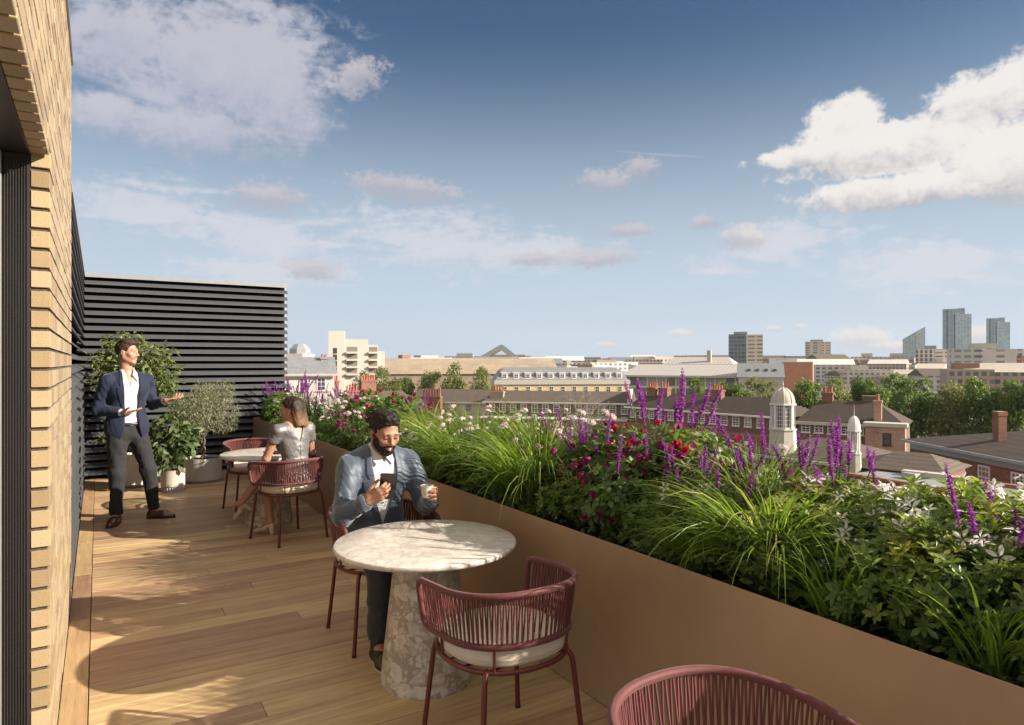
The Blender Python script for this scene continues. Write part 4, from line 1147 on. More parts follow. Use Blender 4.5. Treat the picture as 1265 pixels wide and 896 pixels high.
# ================================================================= the seated man with phone and cup
def seated_man():
    t = thing('person', 'smiling bearded man in a blue suit, seated with a phone and a cup', 'person', (1.43, 3.85, 0), PI)
    lean = rotm('X', R(-5)); TF = frame((0, -.07, .545), lean)
    HM = rotm('Z', R(6)) @ rotm('X', R(-21)); HF = frame((-.005, .062, 1.192), HM)
    sh = {1: np.array([.192, .005, .985]), -1: np.array([-.192, .005, .985])}
    elb = {1: np.array([.262, .115, .745]), -1: np.array([-.252, .10, .745])}
    wr = {1: np.array([.165, .245, .838]), -1: np.array([-.192, .295, .838])}
    hip = {s: np.array([.092*s, -.05, .545]) for s in (1, -1)}
    kne = {1: np.array([.15, .40, .52]), -1: np.array([-.14, .40, .52])}
    ank = {1: np.array([.150, .375, .09]), -1: np.array([-.16, .33, .09])}
    # body
    S = Field((-.40, -.28, -.0), (.40, .62, 1.36), .0034)
    torso(S, TF, -.012)
    S.cone(fp(TF, (0, -.005, .47)), fp(HF, (0, -.022, -.062)), .060, .055, .03)
    head_prims(S, HF)
    for s in (1, -1):
        S.cone(sh[s], elb[s], .046, .038, .03); S.cone(elb[s], wr[s], .038, .026, .02, )
        S.cone(hip[s], kne[s], .075, .052, .04); S.cone(kne[s], ank[s], .050, .036, .02); S.cone(ank[s], ank[s]+np.array([0, .12, -.05]), .034, .026, .02)
    # right hand: fingers across the back of the phone, thumb on its edge
    c = [(8, 22, 18)]*4
    hand(S, wr[1], (-.60, .62, .50), (-.62, -.72, .30), True, [(14, 42, 26), (16, 42, 26), (18, 44, 28), (22, 46, 30)], -.03, [(.75, .5, .45), (.85, .35, .5), (.95, .1, .3)])
    # left hand: wrapped round the cup
    hand(S, wr[-1], (.06, .95, .30), (.98, -.1, .05), False, [(30, 52, 34), (34, 54, 36), (36, 56, 36), (40, 56, 36)], -.03, [(.35, .35, .8), (.45, .1, .9), (.3, -.05, .95)])
    S.obj('body', [M_SKIN_B, M_LIP], t, face_region(HF))
    eyes(t, HF, 1, .6); brows(t, HF, M_HAIR_BLK, 1, .0056)
    hair_short('hair', t, HF, M_HAIR_BLK, 1, .016, 3)
    # beard: the jaw thickened, kept below the cheek line and off the lips
    S = Field(HF[0]-.15, HF[0]+.15, .0026); head_prims(S, HF); S.F -= .0030
    S.ripple(.0010, 320, 4)
    def beard(x, y, z):
        ax = np.abs(x)
        top = np.interp(ax, [0, .022, .032, .045, .058, .066, .09], [-.041, -.040, -.047, -.054, -.046, -.010, .022])
        k1 = z-top
        lips = .0-np.sqrt((x/.0280)**2+((z+.0625)/.0135)**2)*.0135+.0135
        lips = np.where(y > .05, lips, -1)
        sb = -(y-.008); 
        return np.maximum(np.maximum(k1, lips), sb)
    S.cut(beard, HF, .003); S.cut(lambda x, y, z: -(z+.118), HF)
    S.obj('beard', [M_HAIR_BLK], t)
    # shirt
    S = Field((-.3, -.3, .5), (.3, .35, 1.2), .005); torso(S, TF, -.001)
    S.cone(fp(TF, (0, -.01, .44)), fp(TF, (0, .012, .572)), .069, .061, .03)
    S.cone(fp(TF, (0, .0, .50)), fp(TF, (0, .025, .588)), .052, .048, .005, 'sub')
    S.ripple(.0022, 46, 8, (1, 1, .5))
    S.cut(lambda x, y, z: z-.578+.40*np.maximum(y, 0)+.0*x, TF, .002)
    S.cut(lambda x, y, z: np.where((z > .40) & (y > .02), (.022-np.abs(x))*.6-(.53-z)*.25, -.05), TF, .003)
    s = S.obj('shirt', [M_SHIRT], t)
    mb = MB()
    for sx in (-1, 1):       # collar points
        mb.raw([fp(TF, p) for p in ((.055*sx, .045, .555), (.012*sx, .088, .512), (.045*sx, .108, .470), (.082*sx, .055, .520), (.052*sx, .048, .558), (.010*sx, .094, .513), (.046*sx, .114, .470), (.086*sx, .058, .521))],
               [(0, 1, 2, 3), (7, 6, 5, 4), (0, 4, 5, 1), (1, 5, 6, 2), (2, 6, 7, 3), (3, 7, 4, 0)])
    mb.build('collar', [M_SHIRT, M_TOOTH], s, 50)
    for i in range(4): mb = MB(); mb.ball(tuple(fp(TF, (0, .121-.002*i, .40-.075*i))), .0052, 0, 8, 5); mb.build('button', M_TOOTH, s, 50)
    # jacket with a V opening, lapels and sleeves
    def jack(S, infl):
        torso(S, TF, infl)
        S.ell((0, -.01, -.05), (.178, .14, .10), TF, .06, infl=infl)
        for s in (1, -1):
            S.cone(sh[s]+np.array([0, 0, -.003]), elb[s], .063+infl*.6, .053+infl*.5, .03); S.cone(elb[s], wr[s]-(wr[s]-elb[s])*.10, .053+infl*.5, .040+infl*.4, .015)
            S.cone(hip[s]+np.array([0, .0, .0]), hip[s]+(kne[s]-hip[s])*.30, .098, .088, .05)
    S = Field((-.38, -.3, .42), (.38, .42, 1.15), .0045); jack(S, .012)
    wr_mask = lambda P: np.clip(.45+ (np.abs(P[:, 0])-.13)*9, .35, 1.5)
    S.ripple(.0042, 42, 21, (1, 1, .8), 7, wr_mask); S.ripple(.0022, 95, 23, (1, 1, .6), 7, wr_mask)
    vo = lambda z: np.interp(z, [.08, .13, .30, .46, .60], [0, .006, .058, .072, .070])
    S.cut(lambda x, y, z: np.where((y > .0) & (z > .09), vo(z)-np.abs(x-.004), -.05), TF, .004)
    S.cone(fp(TF, (0, 0, .44)), fp(TF, (0, .03, .62)), .076, .074, .006, 'sub')
    for s in (1, -1):      # sleeve mouths
        d = (wr[s]-elb[s])/np.linalg.norm(wr[s]-elb[s]); e = wr[s]-d*.012
        S.cone(e-d*.02, e+d*.06, .034, .034, .003, 'sub')
    S.cut(lambda x, y, z: np.where(y > .09, .10-z + .5*np.maximum(0, .10-np.abs(x))*0 - .16, -.05), TF)
    j = S.obj('jacket', [M_BLUE], t)
    S = Field((-.3, -.3, .6), (.3, .3, 1.15), .0036); jack(S, .0185)
    def lap(x, y, z):
        ax = np.abs(x-.004)
        inner = vo(z)-.001-ax
        outer = ax-np.interp(z, [.10, .14, .33, .385, .395, .43, .52, .60], [.004, .022, .122, .134, .098, .112, .098, .085])
        return np.maximum(np.maximum(inner, outer), np.maximum(.105-z, z-.60))
    S.cut(lap, TF, .0025); S.cut(lambda x, y, z: -(y+.02-.5*np.maximum(0, .0)), TF)
    S.cone(fp(TF, (0, 0, .44)), fp(TF, (0, .03, .62)), .074, .072, .004, 'sub')
    S2 = Field((-.3, -.3, .6), (.3, .3, 1.15), .0036); jack(S2, .008); S.F = np.maximum(S.F, -S2.F)
    S.obj('lapel', [M_BLUE], j)
    S = Field((-.2, -.2, .95), (.2, .2, 1.18), .0036)      # collar roll round the neck
    S.cone(fp(TF, (0, -.012, .455)), fp(TF, (0, .008, .558)), .092, .076, .005); S.cone(fp(TF, (0, -.005, .40)), fp(TF, (0, .025, .60)), .068, .067, .004, 'sub')
    S.cut(lambda x, y, z: np.maximum(y-.03, np.maximum(.455-z, z-.562+.3*np.maximum(y, 0))), TF, .004); S.obj('collar', [M_BLUE], j)
    for s in (1, -1):
        d = (wr[s]-elb[s])/np.linalg.norm(wr[s]-elb[s]); mb = MB()
        a = wr[s]-d*.035; mb.tube([a, wr[s]-d*.004, wr[s]+d*.004], [.035, .0345, .033], 18, caps=False); mb.tube([wr[s]+d*.004, a], [.0315, .0325], 18, caps=False); mb.build('cuff', M_SHIRT, s_cuff(t), 60)
    # trousers
    S = Field((-.34, -.28, .08), (.34, .60, .74), .0050)
    S.ell((0, -.01, .0), (.17, .125, .12), TF, .01)
    for s in (1, -1):
        S.cone(hip[s], kne[s]+np.array([0, 0, -.005]), .096, .070, .05); S.cone(kne[s]+np.array([0, .003, -.01]), ank[s]+np.array([0, 0, .045]), .069, .057, .03)
    S.ripple(.004, 40, 31); S.ripple(.002, 90, 33)
    S.cut(lambda x, y, z: .128-z); S.obj('trousers', [M_TROU2], t)
    for s in (1, -1):
        mb = MB(); mb.tube([ank[s]+np.array([0, 0, -.02]), ank[s]+np.array([0, 0, .07])], [.043, .044], 16); mb.build('sock', M_SHOEK, t, 60)
        shoe('shoe', (ank[s][0]-.006*s, ank[s][1]-.065, 0), (ank[s][0]+.012*s, ank[s][1]+.205, 0), M_SHOEK, M_SOLE, t)
    return t, wr
def s_cuff(t): return t
man, wr = seated_man()
# phone and cup are held, so they stand on their own
def place(o, loc, M):
    o.matrix_world = Matrix.Translation(Vector(loc)) @ M.to_4x4()
RZ = Matrix.Rotation(PI, 3, 'Z')
def world_of(p): return Vector((1.43-p[0], 3.85-p[1], p[2]))
up_ = Vector((.10, .50, .86)).normalized(); nb = Vector((0.30, .83, -.50)); nb = (nb - up_*nb.dot(up_)).normalized(); xr_ = up_.cross(nb)
PM = RZ @ Matrix((( xr_.x, nb.x, up_.x), (xr_.y, nb.y, up_.y), (xr_.z, nb.z, up_.z)))
ph = thing('smartphone', 'black phone held in the suited man\'s right hand', 'phone')
place(ph, world_of((.062, .282, .915)), PM)
mb = MB(); mb.box((-.0375, -.0035, -.075), (.0375, .0045, .075), bev=.003); ph.scale = (1.22, 1, 1.22); mb.build('case', mat('phone_black', (.010, .010, .011), .28), ph)
mb = MB(); mb.box((-.035, -.0045, -.072), (.035, -.0036, .072)); mb.build('screen', mat('phone_glass', (.02, .02, .022), .06), ph)
mb = MB(); mb.box((.008, .0046, .040), (.033, .0060, .068), bev=.0006); mb.build('camera_bump', mat('phone_lens', (.016, .016, .017), .2), ph)
cp_ = thing('cup', 'small speckled stone cup in the suited man\'s left hand', 'cup', world_of((-.134, .372, .848)))
mb = MB(); mb.lathe([(.020, 0), (.026, .002), (.0285, .012), (.0365, .066), (.037, .070), (.0345, .070), (.0335, .066), (.026, .02), (.001, .016)], 36)
mb.build('bowl', mat('cup_stone', (.42, .37, .30), .5, nscale=40, namt=.45), cp_, 50)
mb = MB(); mb.lathe([(.0325, .060), (.001, .060)], 24, cap=False); mb.build('coffee', mat('coffee', (.03, .014, .006), .1), cp_, 50)

# ================================================================= the standing man
def standing_man():
    t = thing('person', 'standing man in a navy jacket and open white collar, gesturing with both hands', 'person', (.25, 7.85, 0), PI + R(18))
    TF = frame((0, 0, .955), rotm('Z', R(-6)))
    HM = rotm('Z', R(42)) @ rotm('X', R(-2)); HF = frame((.004, .022, 1.703), HM)
    sh = {1: np.array([.192, .01, 1.425]), -1: np.array([-.190, -.02, 1.425])}
    elb = {1: np.array([.242, -.075, 1.135]), -1: np.array([-.245, .005, 1.165])}
    wr = {1: np.array([.085, .130, 1.105]), -1: np.array([-.275, .240, 1.215])}
    hip = {1: np.array([.090, 0, .93]), -1: np.array([-.090, 0, .93])}
    kne = {1: np.array([.105, .035, .51]), -1: np.array([-.180, .070, .51])}
    ank = {1: np.array([.104, .010, .09]), -1: np.array([-.243, .034, .09])}
    S = Field((-.66, -.24, .0), (.36, .36, 1.86), .0042)
    torso(S, TF, -.012)
    S.cone(fp(TF, (0, -.012, .47)), fp(HF, (0, -.022, -.062)), .060, .056, .03)
    head_prims(S, HF)
    for s in (1, -1):
        S.cone(sh[s], elb[s], .046, .038, .03); S.cone(elb[s], wr[s], .038, .026, .02)
        S.cone(hip[s], kne[s], .08, .054, .04); S.cone(kne[s], ank[s], .052, .036, .02)
    toe = {1: np.array([.60, .78, 0]), -1: np.array([-.72, .70, 0])}
    for s in (1, -1): S.cone(ank[s], ank[s]+toe[s]*.12+np.array([0, 0, -.05]), .034, .026, .02)
    hand(S, wr[1], (-.80, .52, .16), (.05, -.25, .95), True, [(0, 8, 8), (2, 10, 8), (6, 14, 10), (10, 16, 12)], .16, [(.5, .8, .3), (.7, .65, .25), (.8, .5, .1)])
    hand(S, wr[-1], (-.80, .52, .20), (.15, -.35, .90), False, [(4, 14, 10), (10, 22, 14), (18, 28, 18), (24, 32, 20)], .22, [(.5, .8, .3), (.7, .65, .35), (.85, .5, .3)])
    S.obj('body', [M_SKIN_A, M_LIP], t, face_region(HF), 1)
    eyes(t, HF); brows(t, HF, M_HAIR_BRN, 1, .0034)
    hair_short('hair', t, HF, M_HAIR_BRN, 1, .010, 13, .0034, .45)
    S = Field((-.3, -.25, .85), (.3, .3, 1.62), .006); torso(S, TF, -.002)
    S.cone(fp(TF, (0, -.012, .44)), fp(TF, (0, .006, .588)), .070, .063, .03); S.cone(fp(TF, (0, 0, .50)), fp(TF, (0, .02, .61)), .053, .050, .005, 'sub')
    S.ripple(.0028, 40, 8, (1, 1, .5))
    S.cut(lambda x, y, z: np.maximum(z-.594+.35*np.maximum(y, 0), .015-z), TF, .002)
    S.cut(lambda x, y, z: np.where((z > .38) & (y > .02), (z-.40)*.22-np.abs(x), -.05), TF, .003)
    s = S.obj('shirt', [M_SHIRT], t)
    mb = MB()
    for sx in (-1, 1):
        mb.raw([fp(TF, p) for p in ((.056*sx, .045, .575), (.030*sx, .088, .520), (.068*sx, .112, .455), (.088*sx, .055, .52), (.052*sx, .05, .578), (.028*sx, .094, .521), (.069*sx, .118, .455), (.092*sx, .058, .521))],
               [(0, 1, 2, 3), (7, 6, 5, 4), (0, 4, 5, 1), (1, 5, 6, 2), (2, 6, 7, 3), (3, 7, 4, 0)])
    mb.build('collar', M_SHIRT, s, 50)
    def jack(S, infl):
        torso(S, TF, infl)
        S.ell((0, -.004, -.02), (.180, .130, .20), TF, .06, infl=infl)
        for s in (1, -1):
            S.cone(sh[s]*np.array([.97, 1, 1]), elb[s], .058+infl*.5, .049+infl*.4, .03); S.cone(elb[s], wr[s]-(wr[s]-elb[s])*.16, .049+infl*.4, .039+infl*.4, .015)
    vo = lambda z: np.interp(z, [-.2, -.12, .0, .15, .30, .46, .60], [.13, .10, .066, .058, .066, .074, .072])
    S = Field((-.46, -.26, .74), (.40, .30, 1.56), .0050); jack(S, .013)
    msk = lambda P: np.clip(.4+(np.abs(P[:, 0])-.14)*9, .3, 1.4)
    S.ripple(.0042, 38, 41, (1, 1, .8), 7, msk); S.ripple(.002, 90, 43, (1, 1, .6), 7, msk)
    S.cut(lambda x, y, z: np.where(y > .0, vo(z)-np.abs(x+.012), -.05), TF, .004)
    S.cut(lambda x, y, z: -.145-z, TF, .003)
    S.cone(fp(TF, (0, 0, .44)), fp(TF, (0, .03, .64)), .078, .076, .006, 'sub')
    for s in (1, -1):
        d = (wr[s]-elb[s])/np.linalg.norm(wr[s]-elb[s]); e = wr[s]-d*.03; S.cone(e-d*.02, e+d*.06, .036, .036, .003, 'sub')
    # hollow front so the fronts hang as cloth
    S.ell((0, .0, -.16), (.158, .112, .15), TF, .01, 'sub')
    j = S.obj('jacket', [M_NAVY], t)
    S = Field((-.3, -.25, 1.0), (.3, .3, 1.6), .0040); jack(S, .020)
    def lap(x, y, z):
        ax = np.abs(x+.012); outer = ax-np.interp(z, [.10, .16, .34, .40, .41, .44, .53, .62], [.058, .075, .128, .136, .104, .114, .098, .085])
        return np.maximum(np.maximum(vo(z)-.001-ax, outer), np.maximum(.10-z, z-.60))
    S.cut(lap, TF, .0025); S.cut(lambda x, y, z: -(y+.02), TF)
    S.cone(fp(TF, (0, 0, .44)), fp(TF, (0, .03, .64)), .075, .073, .004, 'sub')
    S2 = Field((-.3, -.25, 1.0), (.3, .3, 1.6), .0040); jack(S2, .008); S.F = np.maximum(S.F, -S2.F)
    S.obj('lapel', [M_NAVY], j)
    S = Field((-.2, -.2, 1.36), (.2, .2, 1.6), .004)
    S.cone(fp(TF, (0, -.014, .46)), fp(TF, (0, .004, .57)), .094, .078, .005); S.cone(fp(TF, (0, -.005, .40)), fp(TF, (0, .022, .62)), .070, .068, .004, 'sub')
    S.cut(lambda x, y, z: np.maximum(y-.03, np.maximum(.46-z, z-.575+.3*np.maximum(y, 0))), TF, .004); S.obj('collar', [M_NAVY], j)
    for s in (1, -1):
        d = (wr[s]-elb[s])/np.linalg.norm(wr[s]-elb[s]); mb = MB()
        mb.tube([wr[s]-d*.05, wr[s]-d*.012, wr[s]-d*.004], [.036, .0355, .034], 18, caps=False); mb.tube([wr[s]-d*.004, wr[s]-d*.05], [.0325, .0335], 18, caps=False); mb.build('cuff', M_SHIRT, t, 60)
    S = Field((-.40, -.22, .06), (.30, .30, 1.06), .0055)
    S.ell((0, -.002, .02), (.158, .114, .12), TF, .01); S.ell((0, -.006, -.06), (.165, .12, .10), TF, .03)
    for s in (1, -1):
        S.cone(hip[s]+np.array([0, 0, -.02]), kne[s], .100, .072, .03); S.cone(kne[s], ank[s]+np.array([0, .0, .02]), .072, .057, .03)
    S.ripple(.0042, 30, 51, (1, 1, .6)); S.ripple(.0018, 90, 53)
    S.cut(lambda x, y, z: np.maximum(.092-z, z-1.005)); tr = S.obj('trousers', [M_TROU], t)
    mb = MB(); pts = [fp(TF, (.160*math.cos(a), .116*math.sin(a)-.002, .033)) for a in np.linspace(0, 2*PI, 40, endpoint=False)]
    mb.tube(pts, .016, 6, closed=True, flat=1); mb.build('belt', M_SHOEK, tr, 60)
    for s in (1, -1):
        d = toe[s]/np.linalg.norm(toe[s]); a = ank[s]*np.array([1, 1, 0])
        shoe('shoe', a-d*.065, a+d*.215, M_SHOEB, M_SOLED, t)
    return t
standing_man()

# ================================================================= the seated woman
def seated_woman():
    t = thing('person', 'woman in a grey satin dress and nude heels, seated with her back to us', 'person', (1.53, 6.37, 0), R(18))
    TF = frame((0, -.05, .555), rotm('X', R(-7)))
    HM = rotm('Z', R(46)) @ rotm('X', R(-3)); HF = frame((-.005, .035, 1.163), HM); hs = .93
    sh = {1: np.array([.160, .0, .985]), -1: np.array([-.160, .0, .985])}
    elb = {1: np.array([.225, .06, .745]), -1: np.array([-.225, .075, .735])}
    wr = {1: np.array([.10, .26, .755]), -1: np.array([-.10, .28, .755])}
    hip = {1: np.array([.09, -.03, .55]), -1: np.array([-.09, -.03, .55])}
    kne = {-1: np.array([-.07, .38, .53]), 1: np.array([-.01, .42, .615])}
    ank = {-1: np.array([-.085, .245, .115]), 1: np.array([-.205, .565, .270])}
    toe = {-1: np.array([-.135, .345, .02]), 1: np.array([-.292, .640, .235])}
    S = Field((-.42, -.26, .0), (.32, .76, 1.32), .0038)
    torso(S, TF, -.008, True)
    S.cone(fp(TF, (0, -.012, .43)), fp(HF, (0, -.020, -.055)), .050, .045, .035)
    for sx in (-1, 1): S.cone(fp(TF, (.02*sx, -.02, .49)), sh[sx], .030, .040, .05)
    head_prims(S, HF, hs, True)
    for s in (1, -1):
        S.cone(sh[s], elb[s], .044, .036, .03); S.cone(elb[s], wr[s], .037, .023, .015)
        S.cone(hip[s], kne[s], .08, .053, .04); m = kne[s]*.65+ank[s]*.35+np.array([0, -.015, 0])
        S.cone(kne[s], m, .050, .051, .02); S.cone(m, ank[s], .049, .029, .02); S.cone(ank[s], toe[s], .029, .018, .02)
    hand(S, wr[1], (-.5, .85, .0), (0, 0, -1), True, [(5, 15, 10)]*4, .08, None, .92)
    hand(S, wr[-1], (.5, .85, .0), (0, 0, -1), False, [(5, 15, 10)]*4, .08, None, .92)
    S.obj('body', [M_SKIN_C, M_LIP], t, face_region(HF, hs), 1)
    eyes(t, HF, hs); brows(t, HF, M_HAIR_BRN, hs, .003)
    mb = MB(); mb.ball(tuple(fp(HF, (-.079*hs, .0, -.034*hs))), .006, 0, 8, 6); mb.build('earring', mat('silver', (.7, .7, .7), .2, 1.0), t)
    # shoulder-length hair tucked behind the ear
    S = Field(HF[0]-.24, HF[0]+.2, .0036); o = HF
    S.ell((0, -.022, .034), (.084, .103, .089), o, .01)
    S.cone(fp(o, (0, -.05, .02)), fp(o, (0, -.072, -.135)), .082, .066, .04, flat=(o[1][:, 1], 1.35))
    S.cone(fp(o, (.045, -.045, .0)), fp(o, (.062, -.070, -.125)), .052, .050, .04); S.cone(fp(o, (-.050, -.05, -.01)), fp(o, (-.058, -.075, -.125)), .042, .046, .04); S.cone(fp(o, (0, -.07, -.02)), fp(o, (0, -.095, -.135)), .06, .056, .04)
    S.ripple(.0030, 120, 61, (1, 1, .12), 9); S.ripple(.0034, 45, 63, (1, 1, .15), 6)
    ys = [-.3, -.055, -.040, -.026, .0, .03, .045, .060, .075, .2]; zs = [-.3, -.3, -.10, .012, .02, .028, .040, .066, .080, .09]
    S.cut(lambda x, y, z: np.interp(np.where(x > 0, y-.02, y), ys, zs) - z, HF, .010)
    S.cut(lambda x, y, z: -.158+.012*np.sin(x*60)-z, HF, .008)
    S.obj('hair', [M_HAIR_OMB], t)
    # dress
    S = Field((-.32, -.28, .42), (.32, .50, 1.12), .0045); torso(S, TF, .006, True)
    for sx in (-1, 1):
        S.cone(fp(TF, (.03*sx, -.016, .462)), sh[sx]+np.array([0, 0, .004]), .036, .051, .04)
        S.cone(sh[sx], sh[sx]+(elb[sx]-sh[sx])*.36, .054, .058, .025)
    for s in (1, -1): S.cone(hip[s], hip[s]*.25+kne[s]*.75, .100, .080, .07)
    S.ell((0, 0, .165), (.128, .100, .022), TF, .01)
    S.ripple(.0026, 45, 71, (.5, .5, 1.2)); S.ripple(.0008, 120, 73, (.6, .6, 1.0))
    for sx in (-1, 1):
        a = sh[sx]+(elb[sx]-sh[sx])*.37; d = (elb[sx]-sh[sx])/np.linalg.norm(elb[sx]-sh[sx])
        S.cone(a+d*.05, a+d*.30, .045, .045, .003, 'sub') if False else None
        S.cone(a-d*.03, a+d*.25, .050, .046, .003, 'sub')
    S.cut(lambda x, y, z: np.where(y < 0.02, (z-.315)*.42-np.abs(x), -.05), TF, .005)
    S.cut(lambda x, y, z: np.where(y >= 0.02, (z-.42)*.9-np.abs(x), -.05), TF, .005)
    S.cone(fp(TF, (0, -.01, .44)), fp(TF, (0, .0, .60)), .070, .070, .006, 'sub')
    d_ = S.obj('dress', [M_SATIN], t)
    mb = MB(); mb.tube([fp(TF, (0, -.102-.004*(1-abs(z-.2)*3), z)) for z in np.linspace(.30, .10, 8)], .0022, 5); mb.build('zip', M_SATIN, d_)
    # block-heeled shoes
    for s in (-1, 1):
        a, b = ank[s], toe[s]; d = b-a; d[2] = 0; d /= np.linalg.norm(d); tilt = Vector((0, 0, 1))
        if s == -1: hl = np.array([a[0], a[1], 0])-d*.035; tp = hl+d*.205; lift = .075; ux = np.array([0, 0, 1.]); base = hl
        else:
            f = (b-a)/np.linalg.norm(b-a); ux = unit(np.array([[-.25, -.35, .9]]))[0]; ux -= f*(ux@f); ux /= np.linalg.norm(ux)
            d = unit((f*.93-ux*.36)[None])[0]; ux = np.cross(np.cross(d, ux), d); ux /= np.linalg.norm(ux); base = a-ux*.115-d*.030
        S = Field(np.minimum(base, base+d*.22)-.09, np.maximum(base, base+d*.22)+.17, .0036)
        S.cone(base+d*.03+ux*.100, base+d*.115+ux*.060, .030, .029, .02); S.cone(base+d*.11+ux*.052, base+d*.19+ux*.022, .032, .022, .025, flat=(ux, 1.3))
        S.cone(base+d*.022+ux*.010, base+d*.026+ux*.09, .019, .026, .012)
        fr = (base, np.stack([np.cross(d, ux), d, ux], 1))
        S.cut(lambda x, y, z: np.where((y > .035) & (y < .15), z-np.interp(y, [.035, .09, .15], [.118, .072, .050]), z-.125), fr, .004)
        S.cut(lambda x, y, z: .001-z, fr)
        S.obj('shoe', [M_SHOEN], t)
    return t
seated_woman()
# ================================================================= THE CITY beyond the parapet
def groundmat():
    t = NT('city_ground'); v = t.coord('Object'); n = t.noise(v, .012, 6, .6); n2 = t.noise(v, .09, 4, .6)
    c = t.ramp(t.math('ADD', t.math('MULTIPLY', n, .6), t.math('MULTIPLY', n2, .4)), [(.35, (.05, .075, .03)), (.5, (.12, .11, .085)), (.65, (.20, .18, .15))])
    return t.done(t.principled(c, .95, 0, .1))
mb = MB(); mb.raw([(-9000, -9000, GROUND), (9000, -9000, GROUND), (9000, 9000, GROUND), (-9000, 9000, GROUND)], [(0, 1, 2, 3)])
tag(mb.build('ground', groundmat()), kind='structure')
tb = thing('terrace_building', 'building block under the terrace deck', 'building', (-3.5, -12, GROUND))
mb = MB(); mb.box((0, 0, 0), (6.44, 24.2, -GROUND-.31)); mb.build('wall', M_BRICK, tb)

def brickwork(name, c, mortar=(.30, .27, .23), s=1.0, stain=(.08, .06, .05)):
    if name in MATS: return MATS[name]
    t = NT(name); tcn = t.n('TexCoord'); sp = t.n('SeparateXYZ'); t.l(tcn.outputs['Object'], sp.inputs[0])
    cb = t.n('CombineXYZ'); t.l(t.math('ADD', sp.outputs[0], sp.outputs[1]), cb.inputs[0]); t.l(sp.outputs[2], cb.inputs[1])
    b = t.n('TexBrick'); b.inputs['Scale'].default_value = 4.4*s; b.inputs['Color1'].default_value = (*sc3(c, .8), 1); b.inputs['Color2'].default_value = (*sc3(c, 1.2), 1)
    b.inputs['Mortar'].default_value = (*mortar, 1); b.inputs['Mortar Size'].default_value = .018; b.inputs['Row Height'].default_value = .33; b.inputs['Brick Width'].default_value = 1.0
    t.l(cb.outputs[0], b.inputs['Vector'])
    n = t.noise(tcn.outputs['Object'], .35, 6, .7)
    col = t.mix(t.math('MULTIPLY', t.ramp(n, [(.45, (0,0,0)), (.75, (1,1,1))]), .55), b.outputs['Color'], stain)
    MATS[name] = t.done(t.principled(col, .9, 0, .2)); return MATS[name]
def tiles(name, c, course=.30, rough=.8):
    if name in MATS: return MATS[name]
    t = NT(name); tcn = t.n('TexCoord'); sp = t.n('SeparateXYZ'); t.l(tcn.outputs['Object'], sp.inputs[0])
    z = t.math('FRACT', t.math('DIVIDE', t.math('ADD', sp.outputs[2], t.math('MULTIPLY', sp.outputs[1], .0)), course*.5))
    n = t.noise(tcn.outputs['Object'], 1.2, 6, .7); n2 = t.noise(tcn.outputs['Object'], 9, 3, .6)
    f = t.math('ADD', t.math('MULTIPLY', n, .6), t.math('MULTIPLY', n2, .4))
    col = t.mix(t.math('MULTIPLY_ADD', t.math('SUBTRACT', f, .5), 2.2, .5, clamp=True), sc3(c, .62), sc3(c, 1.35))
    col = t.mix(t.math('MULTIPLY', t.math('LESS_THAN', z, .22), .45), col, sc3(c, .3))
    MATS[name] = t.done(t.principled(col, rough, 0, .3, t.bump(z, .4, .03))); return MATS[name]
def facade(name, glass, frame, fh=3.3, bw=1.6, band=.3, mul=.2, rough=.25, vary=.35, metal=0.0):
    """curtain wall or window grid: storey bands, mullions, panes that differ a little"""
    if name in MATS: return MATS[name]
    t = NT(name); tcn = t.n('TexCoord'); sp = t.n('SeparateXYZ'); t.l(tcn.outputs['Object'], sp.inputs[0])
    u = t.math('DIVIDE', t.math('ADD', sp.outputs[0], sp.outputs[1]), bw); z = t.math('DIVIDE', sp.outputs[2], fh)
    isf = t.math('MAXIMUM', t.math('LESS_THAN', t.math('FRACT', z), band), t.math('LESS_THAN', t.math('FRACT', u), mul))
    wn = t.n('TexWhiteNoise'); wn.noise_dimensions = '2D'; cb = t.n('CombineXYZ'); t.l(t.math('FLOOR', u), cb.inputs[0]); t.l(t.math('FLOOR', z), cb.inputs[1]); t.l(cb.outputs[0], wn.inputs['Vector'])
    g = t.mix(wn.outputs['Value'], sc3(glass, 1-vary), sc3(glass, 1+vary))
    n = t.noise(tcn.outputs['Object'], .15, 5, .6)
    fr = t.mix(n, sc3(frame, .85), sc3(frame, 1.12))
    col = t.mix(isf, g, fr); r = t.math('MULTIPLY_ADD', isf, .75-rough, rough)
    MATS[name] = t.done(t.principled(col, r, metal, .5)); return MATS[name]
M_WHITEP = mat('white_paint', (.62, .60, .57), .6, nscale=3, namt=.06)
M_WGLASS = mat('window_glass', (.045, .05, .055), .08, 0, .8, nscale=2, namt=.5)
M_STONEW = mat('pale_stone', (.42, .385, .335), .85, nscale=1.2, namt=.12)
M_RENDER = mat('pale_render', (.50, .45, .40), .85, nscale=.8, namt=.1)
M_TERRA = mat('terracotta', (.36, .12, .06), .8, nscale=4, namt=.25)
M_LEAD = mat('lead_grey', (.26, .27, .28), .55, .2, nscale=1.5, namt=.15)
M_BR_RED = brickwork('red_brick', (.21, .085, .055)); M_BR_DK = brickwork('brown_brick', (.15, .085, .06)); M_BR_PINK = brickwork('pink_brick', (.36, .22, .16), (.36, .30, .25))
M_BR_TAN = brickwork('tan_brick', (.33, .26, .185), (.34, .30, .25))
M_TILE = tiles('brown_tiles', (.060, .045, .035)); M_TILE2 = tiles('weathered_tiles', (.105, .082, .064)); M_SLATE = tiles('slate', (.20, .205, .21), .25, .5)
M_TILER = tiles('red_tiles', (.26, .12, .075))
_wc = {}
